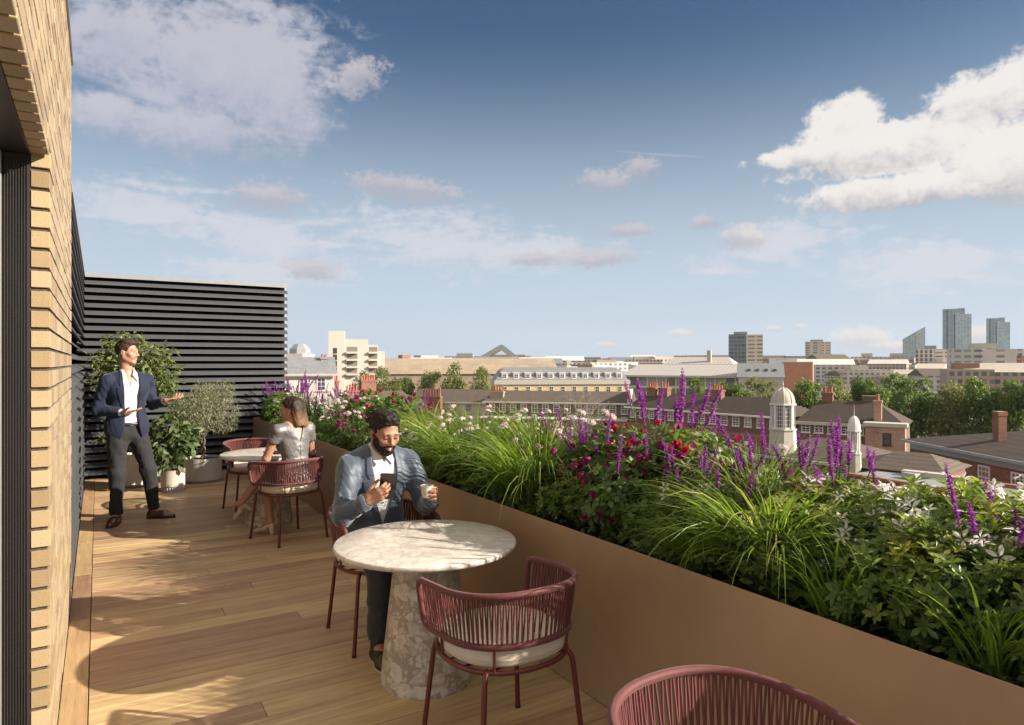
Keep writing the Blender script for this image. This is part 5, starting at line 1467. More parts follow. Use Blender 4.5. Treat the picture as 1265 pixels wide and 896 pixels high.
def win_mesh(w, h, bars=(2, 4), frame=M_WHITEP, sill=True):
    k = (round(w, 2), round(h, 2), bars, frame.name, sill)
    if k in _wc: return _wc[k]
    mb = MB(); f = min(.10, w*.10)
    mb.box((-w/2, -.06, 0), (-w/2+f, .02, h)); mb.box((w/2-f, -.06, 0), (w/2, .02, h)); mb.box((-w/2+f, -.06, h-f), (w/2-f, .02, h)); mb.box((-w/2+f, -.06, 0), (w/2-f, .02, f))
    for i in range(1, bars[0]): x = -w/2+w*i/bars[0]; mb.box((x-f*.25, -.045, f), (x+f*.25, .0, h-f))
    for i in range(1, bars[1]): z = h*i/bars[1]; q = f*.25 if i*2 != bars[1] else f*.45; mb.box((-w/2+f, -.040-.012*(i*2 == bars[1]), z-q), (w/2-f, -.001, z+q))
    mb.box((-w/2+f*.5, -.02, f*.5), (w/2-f*.5, -.012, h-f*.5), 1)
    if sill: mb.box((-w/2-.08, -.14, -.09), (w/2+.08, .02, -.002))
    _wc[k] = mb.mesh('window', [frame, M_WGLASS]); return _wc[k]
def bld(name, label, cat, pa, da, pb, db, group=None):
    a, b = Vector(at(pa, da)), Vector(at(pb, db)); c = (a+b)/2; u = (b-a)
    t = thing(name, label, cat, (c.x, c.y, GROUND), math.atan2(u.y, u.x), group)
    return t, u.length
def Z(py, d): return zat(py, d) - GROUND
def windows(t, xs, z, w, h, bars=(2, 4), y=0.0, frame=M_WHITEP, rz=0.0, x0=None):
    for x in xs:
        link('window', win_mesh(w, h, bars, frame), t, (x, y-.0, z), (0, 0, rz))
def gable(t, W, D, he, hr, m, mw, over=.35, hipl=0.0, hipr=0.0, name='roof'):
    mb = MB(); x0, x1, y0, y1 = -W/2-over, W/2+over, -over, D+over; ym = D/2; e = he-.02
    vs = [(x0, y0, e), (x1, y0, e), (x1, y1, e), (x0, y1, e), (x0+hipl, ym, hr), (x1-hipr, ym, hr)]
    mb.raw(vs, [(0, 1, 5, 4), (2, 3, 4, 5), (1, 2, 5), (3, 0, 4), (3, 2, 1, 0)])
    return mb.build(name, m, t)
def wallbox(t, W, D, h, m, name='wall', y0=0.0):
    mb = MB(); mb.box((-W/2, y0, 0), (W/2, D, h))
    return mb.build(name, m, t)
def gutter(t, W, z, m=None, over=.45, D=None, th=.22):
    mb = MB(); mb.box((-W/2-over, -over-.06, z-th), (W/2+over, -over+.10, z)); mb.build('gutter', m or M_WHITEP, t)
def chimney(t, x, y, z, w, dp, h, npots, mb_=None, pot=.75, parent=None):
    mb = MB(); mb.box((x-w/2, y-dp/2, z-2.2), (x+w/2, y+dp/2, z+h-.25)); q = .09 if npots else .03; mb.box((x-w/2-q, y-dp/2-q, z+h-.2495), (x+w/2+q, y+dp/2+q, z+h)); 
    c = mb.build('chimney', mb_ or M_BR_RED, parent or t)
    for i in range(npots):
        px = x-w/2+w*(i+.5)/npots; m = MB(); hh = pot*random.uniform(.8, 1.15)
        m.lathe([(.155, z+h), (.13, z+h+hh*.8), (.165, z+h+hh*.84), (.165, z+h+hh), (.10, z+h+hh)], 10, M=Matrix.Translation((px, y, 0))); m.build('chimney_pot', M_TERRA, c, 50)

# ---- terraced brick ranges below the parapet
t, W = bld('brick_terrace', 'brick terrace with rows of red chimney pots behind the white flowers on the left', 'terrace', 405, 92, 512, 100)
wallbox(t, W, 9, Z(500, 96), M_BR_PINK); gable(t, W, 9, Z(500, 96), Z(484, 100), M_TILE2, None)
chimney(t, -4.9, 3, Z(480, 96), 1.9, .9, 1.1, 6); chimney(t, .6, 3, Z(480, 96), 2.3, .9, 1.1, 6); chimney(t, -2.3, 2, Z(493, 96), 1.8, .9, 1.2, 4)
t, W = bld('brick_terrace', 'terrace with a pale rendered wall and a stepped row of orange pots', 'terrace', 508, 122, 601, 118)
wallbox(t, W, 9, Z(497, 120), M_RENDER); gable(t, W, 9, Z(497, 120), Z(481, 124), M_TILE2, None); gutter(t, W, Z(496.5, 120))
windows(t, (1.3, 3.9), Z(509, 120), 1.3, 1.5, (3, 4))
chimney(t, -2.6, -1.2, Z(497, 120), 3.6, 1.0, 1.0, 7, pot=1.5); 
mb = MB(); mb.box((-W/2, -2.2, 0), (-.4, -.02, Z(506, 120))); mb.build('front_wing', M_BR_PINK, t)
t, W = bld('brick_terrace', 'long red brick range with white sash windows under a weathered brown roof', 'terrace', 600, 112, 777, 106)
wallbox(t, W, 10, Z(498, 109), M_BR_DK); gable(t, W, 10, Z(498, 109), Z(483, 114), M_TILE2, None); gutter(t, W, Z(497, 109))
sp = W/13
windows(t, [-W/2+sp*(i+.6) for i in range(13)], Z(510, 109), 1.05, 1.35)
windows(t, [-W/2+sp*(i+.6) for i in range(13)], Z(523, 109), 1.05, 1.2)
mb = MB(); mb.box((-W/2, -4.5, 0), (W/2, -.05, Z(519, 105))); w_ = mb.build('lower_wing', M_BR_RED, t)
mb = MB(); mb.box((-W/2-.1, -4.6, Z(519, 105)), (W/2+.1, -.06, Z(517.5, 105))); mb.build('coping', M_STONEW, t)
chimney(t, -W/2+1.4, 2.0, Z(492, 109), 2.3, 1.0, .9, 5, M_BR_TAN, .9); 
mb = MB(); mb.prism([(W/2-.25, Z(498, 109)), (W/2+.2, Z(498, 109)), (W/2+.2, Z(481, 114)+.2), (W/2-.25, Z(481, 114)+.2)], -.3, 5.2); mb.build('party_wall', M_STONEW, t)
mb = MB(); mb.tube([(-W/2+2.6, -.08, 4), (-W/2+2.6, -.08, Z(499, 109))], .07, 6); mb.build('drainpipe', M_LINER, t)
t, W = bld('brick_terrace', 'dark brick range with white windows under a brown tiled roof, right behind the red flowers', 'terrace', 776, 104, 962, 84)
wallbox(t, W, 10, Z(509, 94), M_BR_DK); gable(t, W, 10, Z(509, 94), Z(488, 99), M_TILE, None, hipr=4); gutter(t, W, Z(508, 94))
sp = W/14
windows(t, [-W/2+sp*(i+.6) for i in range(14)], Z(522, 94), 1.05, 1.25)
mb = MB(); mb.box((-W/2, -3.5, 0), (W/2, -.05, Z(530, 92))); mb.build('lower_wing', M_BR_RED, t)
for x, n in ((-W/2+1.3, 4), (-W/2+3.6, 3), (.6, 4)): chimney(t, x, 4.2, Z(490, 97), 1.7, .9, 1.0, n)
mb = MB()
for x in (-W/2+.3, .2): mb.prism([(x-.2, Z(509, 94)-.1), (x+.2, Z(509, 94)-.1), (x+.2, Z(488, 99)+.25), (x-.2, Z(488, 99)+.25)], 3.9, 5.1)
mb.build('party_wall', M_STONEW, t)
t, W = bld('brick_terrace', 'brown roofed brick range with a pink brick end wall, behind the small cupola', 'terrace', 986, 80, 1117, 74)
wallbox(t, W, 9, Z(524, 77), M_BR_DK); gable(t, W, 9, Z(524, 77), Z(495, 82), M_TILE, None, hipr=3.4, hipl=2); gutter(t, W, Z(523, 77), M_STONEW, th=.35)
windows(t, [-W/2+1.4*(i+.6) for i in range(6)], Z(537, 77), .95, 1.2)
mb = MB(); mb.box((W/2-3.6, -1.8, 0), (W/2+.2, -.02, Z(526, 75))); mb.build('end_wing', M_BR_PINK, t)
mb = MB(); mb.box((W/2-3.8, -2.0, Z(526, 75)), (W/2+.4, -.02, Z(521.5, 75))); mb.build('cornice', M_STONEW, t)
windows(t, (W/2-1.5,), Z(548, 75), .8, 1.3, (1, 2), -1.82, M_LINER)
chimney(t, -W/2+2.5, 4.5, Z(496, 81), 1.2, .9, 1.0, 3); chimney(t, W/2-2.6, .8, Z(515, 77), .75, .75, 1.9, 1, M_BR_PINK); chimney(t, W/2-3.8, 5, Z(497, 81), 1.6, .9, .8, 0, M_BR_DK)

# ---- the two white cupolas
def cupola(label, px, d, ytop, ybase, rad, sides=8, big=True):
    x, y = at(px, d); z0 = zat(ybase, d); H = zat(ytop, d)-z0
    t = thing('cupola', label, 'cupola', (x, y, z0), R(20), 'white roof cupolas')
    rot = Matrix.Rotation(PI/sides, 4, 'Z')
    a, b, c = H*.30, H*.68, H*.97
    mb = MB(); mb.lathe([(rad*1.25, -3), (rad*1.2, 0), (rad*1.12, a*.9), (rad*1.2, a*.92), (rad*1.2, a)], sides, M=rot); mb.build('plinth', M_STONEW, t)
    mb = MB()
    for k in range(sides):
        an = 2*PI*(k+.5)/sides
        mb.box((-rad*.12, -rad*.10, a), (rad*.12, rad*.10, b), M=Matrix.Rotation(an, 4, 'Z') @ Matrix.Translation((rad*.93, 0, 0)))
    mb.lathe([(rad*1.0, b), (rad*1.14, b+.04), (rad*1.16, b+H*.03), (rad*1.02, b+H*.035)], sides, M=rot); mb.lathe([(rad*1.02, a), (rad*1.05, a+H*.03)], sides, M=rot)
    mb.build('lantern_frame', M_WHITEP, t)
    for k in range(sides):
        an = 2*PI*k/sides+PI/sides*0
        m = Matrix.Rotation(an, 4, 'Z') @ Matrix.Translation((rad*.86, 0, 0)); w = rad*.26; q = MB()
        if big:
            q.box((-.02, -w, a+H*.035), (.0, w, b-.01), 1, M=m)
            for i in range(3): yy = -w+2*w*(i+.5)/3; q.box((.001, yy-.02, a+H*.035), (.03, yy+.02, b-.01), 0, M=m)
            for i in range(5): zz = a+H*.035+(b-a)*(i+.6)/5.6; q.box((.0015, -w, zz-.02), (.028, w, zz+.02), 0, M=m)
            q.build('window', [M_WHITEP, mat('amber_glass', (.055, .032, .018), .3)], t)
    dome = [(rad*1.0*math.cos(s), b+H*.035+(c-b-H*.035)*math.sin(s)) for s in np.linspace(0, PI/2*.98, 10)]
    mb = MB(); mb.lathe(dome, sides*2 if big else 20, M=rot)
    for k in range(sides):
        an = 2*PI*k/sides+PI/sides
        mb.tube([(r_*1.01*math.cos(an), r_*1.01*math.sin(an), z_) for r_, z_ in dome], rad*.045, 5)
    mb.build('dome', M_STONEW if big else M_WHITEP, t, 35)
    mb = MB(); mb.lathe([(rad*.12, c-.02), (rad*.05, c+H*.03), (rad*.10, c+H*.05), (.02, c+H*.12), (.012, c+H*(.05 if big else .22))], 8); mb.build('finial', M_STONEW, t)
    return t
t, W = bld('hall', 'low hall with a hipped brown roof carrying the large white cupola', 'building', 925, 61, 1062, 53)
wallbox(t, W, 9, Z(572, 56), M_BR_RED); gable(t, W, 9, Z(570, 56), Z(540, 61), M_TILE2, None, hipl=4, hipr=4); gutter(t, W, Z(569, 56), M_STONEW)
cupola('large white cupola with amber windows and a ribbed dome', 967, 59.5, 477, 552, .97)
cupola('small white cupola with a slim lantern and thin finial', 1055, 50, 512, 580, .43, 8, False)
t, W = bld('hall', 'dark low hall roof below the small white cupola', 'building', 1035, 52, 1120, 47)
wallbox(t, W, 8, Z(580, 50), M_BR_DK); gable(t, W, 8, Z(577, 50), Z(556, 54), M_TILE, None, hipl=2, hipr=2)

# ---- brick house on the right and the roofs in front of it
t, W = bld('brick_house', 'brick house with large white sash windows and two tall chimneys at the right edge', 'house', 1128, 46, 1330, 33)
ze = Z(544, 45.5)
wallbox(t, W, 10, ze, M_BR_RED); gable(t, W, 10, ze, Z(517, 50), M_TILE, None, .5, hipl=5)
mb = MB(); mb.box((-W/2-.5, -.60, ze-.20), (W/2, -.44, ze-.02)); mb.box((-W/2, -.16, ze-.6), (W/2, -.001, ze-.201)); mb.build('cornice', M_LEAD, t)
windows(t, [-W/2+4.2+2.55*i for i in range(-1, 6)], ze-2.1, .95, 1.35, (3, 4)); windows(t, [-W/2+4.2+2.55*i for i in range(-1, 6)], ze-4.8, .95, 1.5, (3, 4))
chimney(t, -W/2+5.0, 2.2, ze+1.0, .50, .50, 1.25, 0); chimney(t, -W/2-.2, 6.0, ze-.3, .5, .5, 1.6, 0)
t, W = bld('low_roof_house', 'small house with a hipped weathered roof in front of the brick house', 'house', 1080, 36.5, 1164, 34.2)
wallbox(t, W, 4.4, Z(584, 35), M_BR_RED); gable(t, W, 4.4, Z(583, 35), Z(559, 37), M_TILE2, None, .3, hipl=.6, hipr=1.4)
mb = MB(); mb.box((W/2-1.6, -.9, Z(592, 34)), (W/2+.4, -.35, Z(584, 34))); mb.box((W/2-1.9, -1.2, Z(597, 34)), (W/2+.7, -.33, Z(592.2, 34))); mb.build('parapet', M_STONEW, t)
t, W = bld('flat_roof_building', 'low building with a lead covered flat roof edged by red tiles, just past the shrubs', 'building', 1045, 35, 1345, 26)
h = -4.2-GROUND; wallbox(t, W, 3.4, h, M_BR_RED)
mb = MB(); mb.box((-W/2, .3, h), (W/2, 3.1, h+.05)); mb.build('roof', M_LEAD, t)
mb = MB(); mb.box((-W/2-.05, -.1, h), (W/2, .18, h+.14)); mb.box((-W/2-.05, 3.12, h), (W/2, 3.4, h+.2)); mb.build('tile_coping', M_TILER, t)
for i in range(5): mb = MB(); mb.box((-.35, -.25, 0), (.35, .25, .28), bev=.03); mb.build('roof_light', M_LEAD, t, None, (-W/2+2.4+3.0*i, 1.6, h+.051))

# ---- pale buildings in the middle distance
t, W = bld('slate_house', 'white house with a slate roof beside the far louvre screen', 'house', 340, 76, 413, 78)
wallbox(t, W, 8, Z(463, 77), M_RENDER); gable(t, W, 8, Z(462, 77), Z(441, 81), M_SLATE, None, .3)
windows(t, (-.15, 1.75), Z(483, 77), 1.0, 1.5, (2, 3)); gutter(t, W, Z(462, 77), M_STONEW)
chimney(t, 2.2, 3.2, Z(447, 80), .7, .6, .55, 2, M_LEAD, .3)
t, W = bld('gabled_house', 'cream gabled roof peeping over the slate house next to the screen', 'house', 352, 118, 374, 118)
wallbox(t, W, 7, Z(437, 118), M_RENDER); mb = MB(); mb.lathe([(W*.62, Z(437, 118)), (W*.6, Z(431, 118)), (W*.3, Z(424.5, 118)), (.1, Z(424, 118))], 8, M=Matrix.Translation((0, 3.5, 0))); mb.build('roof', M_LEAD, t)
t, W = bld('apartment_block', 'stepped white apartment block with open balconies, left of the trees', 'building', 412, 172, 437, 168)
m_ap = mat('apartment_white', (.52, .475, .42), .8, nscale=.3, namt=.06)
mb = MB(); D = 6
t.rotation_euler.z = -YAW-math.atan((440-632.5)/FPX); mb.box((-W/2, 0, 0), (-W/2+3.9, D, Z(409, 170))); mb.box((-W/2+3.9, .4, 0), (W/2+2.4, D, Z(419, 170))); mb.box((W/2+2.4, .8, 0), (W/2+4.9, D, Z(426, 170))); mb.box((W/2+4.9, 1.2, 0), (W/2+6.6, D, Z(434, 170)))
mb.build('wall', m_ap, t)
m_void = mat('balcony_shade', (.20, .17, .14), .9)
for i in range(4):
    for x, w, yf in ((-W/2+4.4, 2.6, .4), (W/2+2.6, 2.1, .8)):
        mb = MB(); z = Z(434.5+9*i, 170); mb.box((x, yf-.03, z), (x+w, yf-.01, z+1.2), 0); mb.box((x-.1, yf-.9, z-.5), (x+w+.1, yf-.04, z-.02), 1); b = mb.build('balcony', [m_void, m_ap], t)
    windows(t, (-W/2+1.6,), Z(436+8*i, 170), .9, 1.2, (1, 2), 0, M_LINER)
t, W = bld('warehouse', 'long low tan brick warehouse with a shallow roof behind the trees', 'building', 405, 232, 690, 240)
wallbox(t, W, 30, Z(462, 236), M_BR_TAN); gable(t, W, 30, Z(462, 236), Z(443, 251), mat('tan_roof', (.28, .22, .155), .85, nscale=.15, namt=.3), None, .5)
t, W = bld('glazed_roof_hall', 'low hall with a steep folded glass roof on the horizon', 'building', 560, 420, 640, 420)
wallbox(t, W, 25, Z(441, 420), M_STONEW)
mb = MB(); h0, h1 = Z(441, 420), Z(426, 420); mb.prism([(-4, h0), (9, h1), (10.5, h1), (20, h0), (15, h0), (9.5, h1-3.2), (2, h0)], .5, 18); mb.build('folded_roof', mat('roof_grey', (.24, .25, .25), .5, .2), t)
mb = MB(); mb.box((-W/2+2, -.2, h0), (-W/2+12, 10, h0+2.2)); mb.build('plant_room', M_LEAD, t)
t, W = bld('mansard_block', 'long yellow block with a grey mansard roof full of dormers', 'building', 612, 186, 777, 190)
hw, hc, ht = Z(475, 188), Z(470, 188), Z(454, 188)
wallbox(t, W, 14, hw, mat('yellow_stock', (.55, .42, .25), .85, nscale=.5, namt=.12))
mb = MB(); mb.box((-W/2-.3, -.35, hw), (W/2+.3, 14.3, hc)); mb.build('cornice', M_STONEW, t)
mb = MB(); x = W/2; mb.raw([(-x, .2, hc), (x, .2, hc), (x, 13.8, hc), (-x, 13.8, hc), (-x+1.8, 2.2, ht-.8), (x-1.8, 2.2, ht-.8), (x-1.8, 11.8, ht-.8), (-x+1.8, 11.8, ht-.8), (-x+3, 6, ht), (x-3, 6, ht)],
    [(0, 1, 5, 4), (1, 2, 6, 5), (2, 3, 7, 6), (3, 0, 4, 7), (4, 5, 9, 8), (5, 6, 9), (6, 7, 8, 9), (7, 4, 8)]); mb.build('mansard_roof', M_SLATE, t)
dm = MB(); dm.box((-.85, -.1, 0), (.85, 2.0, 1.75)); dm.box((-1.0, -.2, 1.7505), (1.0, 2.2, 1.95)); dm = dm.mesh('dormer', M_WHITEP)
for i in range(11):
    xx = -W/2+2.6+(W-5.2)*i/10; d_ = link('dormer', dm, t, (xx, .75, hc+.25)); link('window', win_mesh(1.1, 1.2, (2, 2)), d_, (0, -.12, .3))
    link('window', win_mesh(1.2, 1.5, (2, 2)), t, (xx, 0, hw-2.1)); link('window', win_mesh(1.2, 1.5, (2, 2)), t, (xx, 0, hw-5.1))
t, W = bld('market_hall', 'wide hall with a pale standing seam roof and a glazed wall', 'building', 770, 222, 928, 206)
def seam():
    t_ = NT('seam_roof'); sp_ = t_.n('SeparateXYZ'); t_.l(t_.coord('Object'), sp_.inputs[0])
    f = t_.math('LESS_THAN', t_.math('FRACT', t_.math('DIVIDE', sp_.outputs[0], 1.4)), .12)
    return t_.done(t_.principled(t_.mix(f, (.42, .39, .35), (.30, .275, .25)), .5, .2, .4))
M_SEAM = seam()
h0 = Z(464, 214); wallbox(t, W, 26, h0-.6, facade('hall_glazing', (.16, .17, .17), (.50, .47, .43), 4.2, 3.0, .18, .12, .2, .5), 'glazed_wall')
mb = MB(); mb.raw([(-W/2-1, -1.5, h0-.6), (W/2+1, -1.5, h0-.6), (W/2+1, 27, h0+2.2), (-W/2-1, 27, h0+2.2), (-W/2-1, -1.5, h0), (W/2+1, -1.5, h0), (W/2+1, 27, h0+3.4), (-W/2-1, 27, h0+3.4)], [(3,2,1,0),(4,5,6,7),(0,1,5,4),(1,2,6,5),(2,3,7,6),(3,0,4,7)]); mb.build('roof', M_SEAM, t)
t, W = bld('upper_hall', 'pale upper hall rising behind the standing seam roof', 'building', 822, 262, 903, 252)
h0 = Z(450, 257); wallbox(t, W, 20, h0, facade('hall_glazing', (.2, .2, .2), (.5, .5, .5)), 'glazed_wall'); gable(t, W, 20, h0, Z(441, 262), M_SEAM, None, 1.0, 3, 3)
mb = MB(); mb.box((W/2-9, 2, h0), (W/2-7.5, 4, Z(433, 257))); mb.build('vent_stack', M_STONEW, t)
t, W = bld('slate_roof_building', 'grey pitched roof with skylights left of the red brick block', 'building', 912, 200, 968, 196)
wallbox(t, W, 16, Z(466, 198), M_STONEW); gable(t, W, 16, Z(466, 198), Z(449, 206), M_SLATE, None, .4)
for i in range(4): mb = MB(); mb.box((-.5, 0, 0), (.5, 1.2, .1)); mb.build('skylight', M_WGLASS, t, None, (-W/2+3+2.4*i, 3.0, Z(466, 198)+1.75), (R(27), 0, 0))
t, W = bld('brick_block', 'plain orange brick block between the grey roof and the distant towers', 'building', 966, 230, 1004, 226)
wallbox(t, W, 16, Z(448, 228), mat('orange_brick', (.38, .19, .11), .9, nscale=.6, namt=.15)); mb = MB(); mb.box((-W/2-.1, -.1, Z(448, 228)), (W/2+.1, 16.1, Z(447, 228))); mb.build('coping', M_STONEW, t)

# ---- towers far off
def box_tower(label, pa, pb, d, ytop, m, depth=None, yaw=0.0, split=None, m2=None, crown=None, group=None, name='tower_block'):
    t, W = bld(name, label, 'tower', pa, d, pb, d, group); t.rotation_euler.z = -YAW-math.atan(((pa+pb)/2-632.5)/FPX)+yaw
    h = Z(ytop, d); dp = depth or W
    if split is None: mb = MB(); mb.box((-W/2, 0, 0), (W/2, dp, h)); mb.build('facade', m, t)
    else:
        xs = -W/2+W*split
        mb = MB(); mb.box((-W/2, .6, 0), (xs, dp, h)); mb.build('facade', m, t)
        mb = MB(); mb.box((xs+.01, 0, 0), (W/2, dp, h-.4)); mb.build('side_facade', m2, t)
    if crown:
        mb = MB(); mb.box((-W/2*crown[0], dp*.2, h), (W/2*crown[1], dp*.8, h+crown[2])); mb.build('roof_plant', crown[3] if len(crown) > 3 else M_LEAD, t)
    return t
f_dark = facade('dark_curtain', (.07, .095, .12), (.20, .20, .20), 3.2, 3.0, .25, .12, .15)
f_cream = facade('cream_grid', (.20, .17, .14), (.60, .52, .43), 3.2, 7.0, .62, .25, .3)
box_tower('dark glass tower with a cream striped side, left of the trees on the horizon', 901, 941, 560, 413, f_dark, 18, 0, .52, f_cream, (.7, .1, 2.2))
f_grey = facade('grey_grid', (.14, .15, .16), (.48, .44, .39), 3.0, 3.2, .35, .35, .3)
box_tower('tan tower with a dark central strip, standing alone before the small clouds', 996, 1025, 850, 422, facade('tan_tower', (.20, .19, .18), (.50, .43, .35), 3.0, 9.0, .3, .45, .3), 24, 0, .62, f_cream, (.6, .4, 2.5))
f_slab = facade('slab_grid', (.24, .23, .22), (.56, .52, .47), 3.2, 3.4, .4, .3, .3)
for lab, a, b, d, yt in (('low grey slab block between the tan tower and the wide slab', 1014, 1052, 640, 444), ('wide grey slab block left of the curved glass tower', 1053, 1086, 620, 441), ('pale slab block with a raised roof box below the slanted glass tower', 1086, 1126, 600, 441)):
    t = box_tower(lab, a, b, d, yt, f_slab, 20, 0, None, None, (.3, .45, 3.2, M_STONEW), 'grey slab blocks on the horizon', 'slab_block')
# slanted glass tower
f_teal = facade('teal_glass', (.22, .30, .31), (.38, .45, .46), 3.4, 4.5, .16, .10, .12, .2)
t, W = bld('slanted_tower', 'pale glass tower with a slanted top', 'tower', 1117, 1150, 1141, 1150); mb = MB(); ha, hb = Z(419, 1150), Z(404, 1150); t.rotation_euler.z = -YAW-math.atan((1129-632.5)/FPX)
mb.prism([(-W/2, 0), (W*.1, 0), (W*.1, ha+(hb-ha)*.62), (-W/2, ha)], 0, 24); mb.build('facade', f_teal, t)
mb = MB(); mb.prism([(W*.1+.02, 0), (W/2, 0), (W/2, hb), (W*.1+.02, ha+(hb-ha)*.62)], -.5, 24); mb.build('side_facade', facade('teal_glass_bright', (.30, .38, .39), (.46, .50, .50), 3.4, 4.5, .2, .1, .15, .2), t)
box_tower('dark striped office block in front of the slanted glass tower', 1134, 1171, 580, 431, facade('dark_stripes', (.10, .09, .085), (.58, .53, .46), 3.4, 3.4, .2, .45, .3), 20, 0, .55, f_cream, (.5, .2, 2.8), name='office_block')
f_blue = facade('blue_glass', (.15, .24, .285), (.26, .35, .38), 3.4, 5.0, .12, .16, .1, .22); f_blue2 = facade('blue_glass_light', (.27, .37, .41), (.42, .49, .51), 3.4, 5.0, .14, .14, .12, .25)
def twin(label, pa, pb, d, y1, y2):
    t, W = bld('glass_tower', label, 'tower', pa, d, pb, d, 'blue glass towers on the horizon'); h1, h2 = Z(y1, d), Z(y2, d); t.rotation_euler.z = -YAW-math.atan(((pa+pb)/2-632.5)/FPX)
    mb = MB(); mb.box((-W/2, 2, 0), (W*.02, W*.8, h1)); mb.box((W*.02, 4, 0), (W*.28, W*.8, h1+1)); mb.build('tall_wing', f_blue, t)
    mb = MB(); mb.box((-W*.12, 0, 0), (W*.10, 1.95, h2)); mb.box((W*.10, .4, 0), (W/2, W*.7, h2-2)); mb.build('low_wing', f_blue2, t)
    mb = MB(); 
    for x in (-W*.34, -W*.08): mb.box((x-1.1, 1.0 if x < -W*.2 else -.6, 0), (x+1.1, 1.98 if x < -W*.2 else -.02, (h1 if x < -W*.2 else h2)-1)); 
    mb.build('dark_fin', mat('dark_glass', (.022, .04, .055), .12), t)
twin('tallest blue glass tower with a lower wing', 1167, 1197, 1250, 381.5, 387)
twin('second blue glass tower, nearer the right edge and shorter', 1221, 1245, 1400, 393, 397)
f_wblk = facade('white_block', (.22, .22, .22), (.50, .48, .455), 2.9, 4.2, .52, .30, .3); f_wblk2 = facade('white_block_side', (.34, .29, .25), (.58, .54, .48), 2.9, 9.0, .55, .62, .4)
t = box_tower('white concrete apartment block below the two blue glass towers', 1180, 1248, 340, 430.5, f_wblk, 14, R(8), .47, f_wblk2, (.35, .45, 2.6, M_STONEW), name='apartment_block')
box_tower('red and white block at the right edge of the skyline', 1248, 1275, 420, 440, facade('red_block', (.16, .09, .07), (.40, .20, .14), 3, 3.4, .5, .4, .5), 14, 0, None, None, (.8, .2, 4.5, f_slab), name='brick_tower_block')

# ---- countless low buildings out to the horizon: each a thing of its own
far_m = [mat('far_'+n, c, .9, nscale=.08, namt=.12) for n, c in (('cream', (.44, .39, .33)), ('grey', (.31, .30, .29)), ('brown', (.22, .165, .13)), ('white', (.55, .52, .48)), ('brick', (.26, .15, .10)))]
far_f = [facade('far_grid_'+str(i), g_, f_, 3.2, b_, .45, .4, .4) for i, (g_, f_, b_) in enumerate((((.15, .145, .14), (.47, .42, .36), 3.5), ((.11, .10, .10), (.34, .27, .21), 2.8), ((.14, .14, .14), (.50, .48, .45), 4.5)))]
rg = np.random.default_rng(99)
kinds = {0: ('pale cream low building far off toward the horizon', 'pale cream low buildings'), 1: ('grey low building far off toward the horizon', 'grey low buildings'), 2: ('brown roofed low building far off toward the horizon', 'brown low buildings'), 3: ('white low building far off toward the horizon', 'white low buildings'), 4: ('brick low building far off toward the horizon', 'brick low buildings')}
for i in range(190):
    d = 270*(5.2**rg.random()); px = rg.uniform(430, 1300)
    if d < 420 and (px < 700 or 760 < px < 1150): d += 260
    w = rg.uniform(14, 46)*(d/520)**.35; dp = rg.uniform(12, 30); top = rg.uniform(442.5, 452) if d > 500 else rg.uniform(455, 466)
    if 1095 < px < 1260 and d > 500: top = rg.uniform(446, 456)
    ci = int(rg.integers(5)); x, y = at(px, d); h = max(5, Z(top, d))
    t = thing('low_building', kinds[ci][0], 'building', (x, y, GROUND), -YAW-math.atan((px-632.5)/FPX)+rg.normal()*.3, kinds[ci][1])
    mb = MB(); mb.box((-w/2, 0, 0), (w/2, dp, h)); mb.build('wall', far_f[int(rg.integers(3))] if rg.random() < .8 else far_m[ci], t)
    mb = MB(); rr = rg.random()
    if rr < .45: mb.raw([(-w/2-.4, -.4, h), (w/2+.4, -.4, h), (w/2+.4, dp+.4, h), (-w/2-.4, dp+.4, h), (-w/2, dp/2, h+w*.06+2), (w/2, dp/2, h+w*.06+2)], [(0,1,5,4),(2,3,4,5),(1,2,5),(3,0,4)]); mb.build('roof', M_TILE2 if ci in (2, 4) else M_SLATE if ci == 1 else far_m[ci], t)
    else: mb.box((-w*.3, dp*.25, h), (w*rg.uniform(-.1, .35), dp*.7, h+rg.uniform(1.2, 3))); mb.build('plant_room', far_m[int(rg.integers(5))], t)

# ---- trees between the roofs
def tree_mesh(seed, n, rx, h, leaf=.42):
    g = np.random.default_rng(seed); parts = []; lum = []
    for k in range(13):
        a = g.random()*2*PI; q = g.random(); lum.append((np.array([math.cos(a)*rx*.58*math.sqrt(g.random())*1.25, math.sin(a)*rx*.58*math.sqrt(g.random())*1.25, h*(.40+.48*q)]), rx*np.array([.42, .42, .34])*(1.15-.45*q)*(.75+.5*g.random())))
    lum.append((np.array([0, 0, h*.62]), np.array([rx*.7, rx*.7, h*.26])))
    for c, r in lum:
        k = int(n*(r[0]*r[1])/sum(q[0]*q[1] for _, q in lum)); d = rdir(k, g); d[:, 2] = np.where(g.random(k) < .35, np.abs(d[:, 2]), d[:, 2])
        rr = g.random((k, 1))**.33*(1+.18*np.sin(d[:, :1]*7+d[:, 1:2]*6+seed)); P = c + d*r*rr
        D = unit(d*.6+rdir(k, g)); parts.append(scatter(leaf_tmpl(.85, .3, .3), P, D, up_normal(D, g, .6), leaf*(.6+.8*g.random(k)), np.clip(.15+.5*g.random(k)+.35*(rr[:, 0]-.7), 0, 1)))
    V, F, rn = merge(parts)
    return V, F, rn
M_TREE = leaf_mat('tree_leaf', [(0, (.055, .095, .025)), (.5, (.115, .17, .038)), (1, (.24, .28, .065))], .42, .5)
M_TREE2 = leaf_mat('tree_leaf_pale', [(0, (.09, .115, .038)), (.5, (.18, .20, .065)), (1, (.30, .30, .11))], .42, .5)
TREES = []
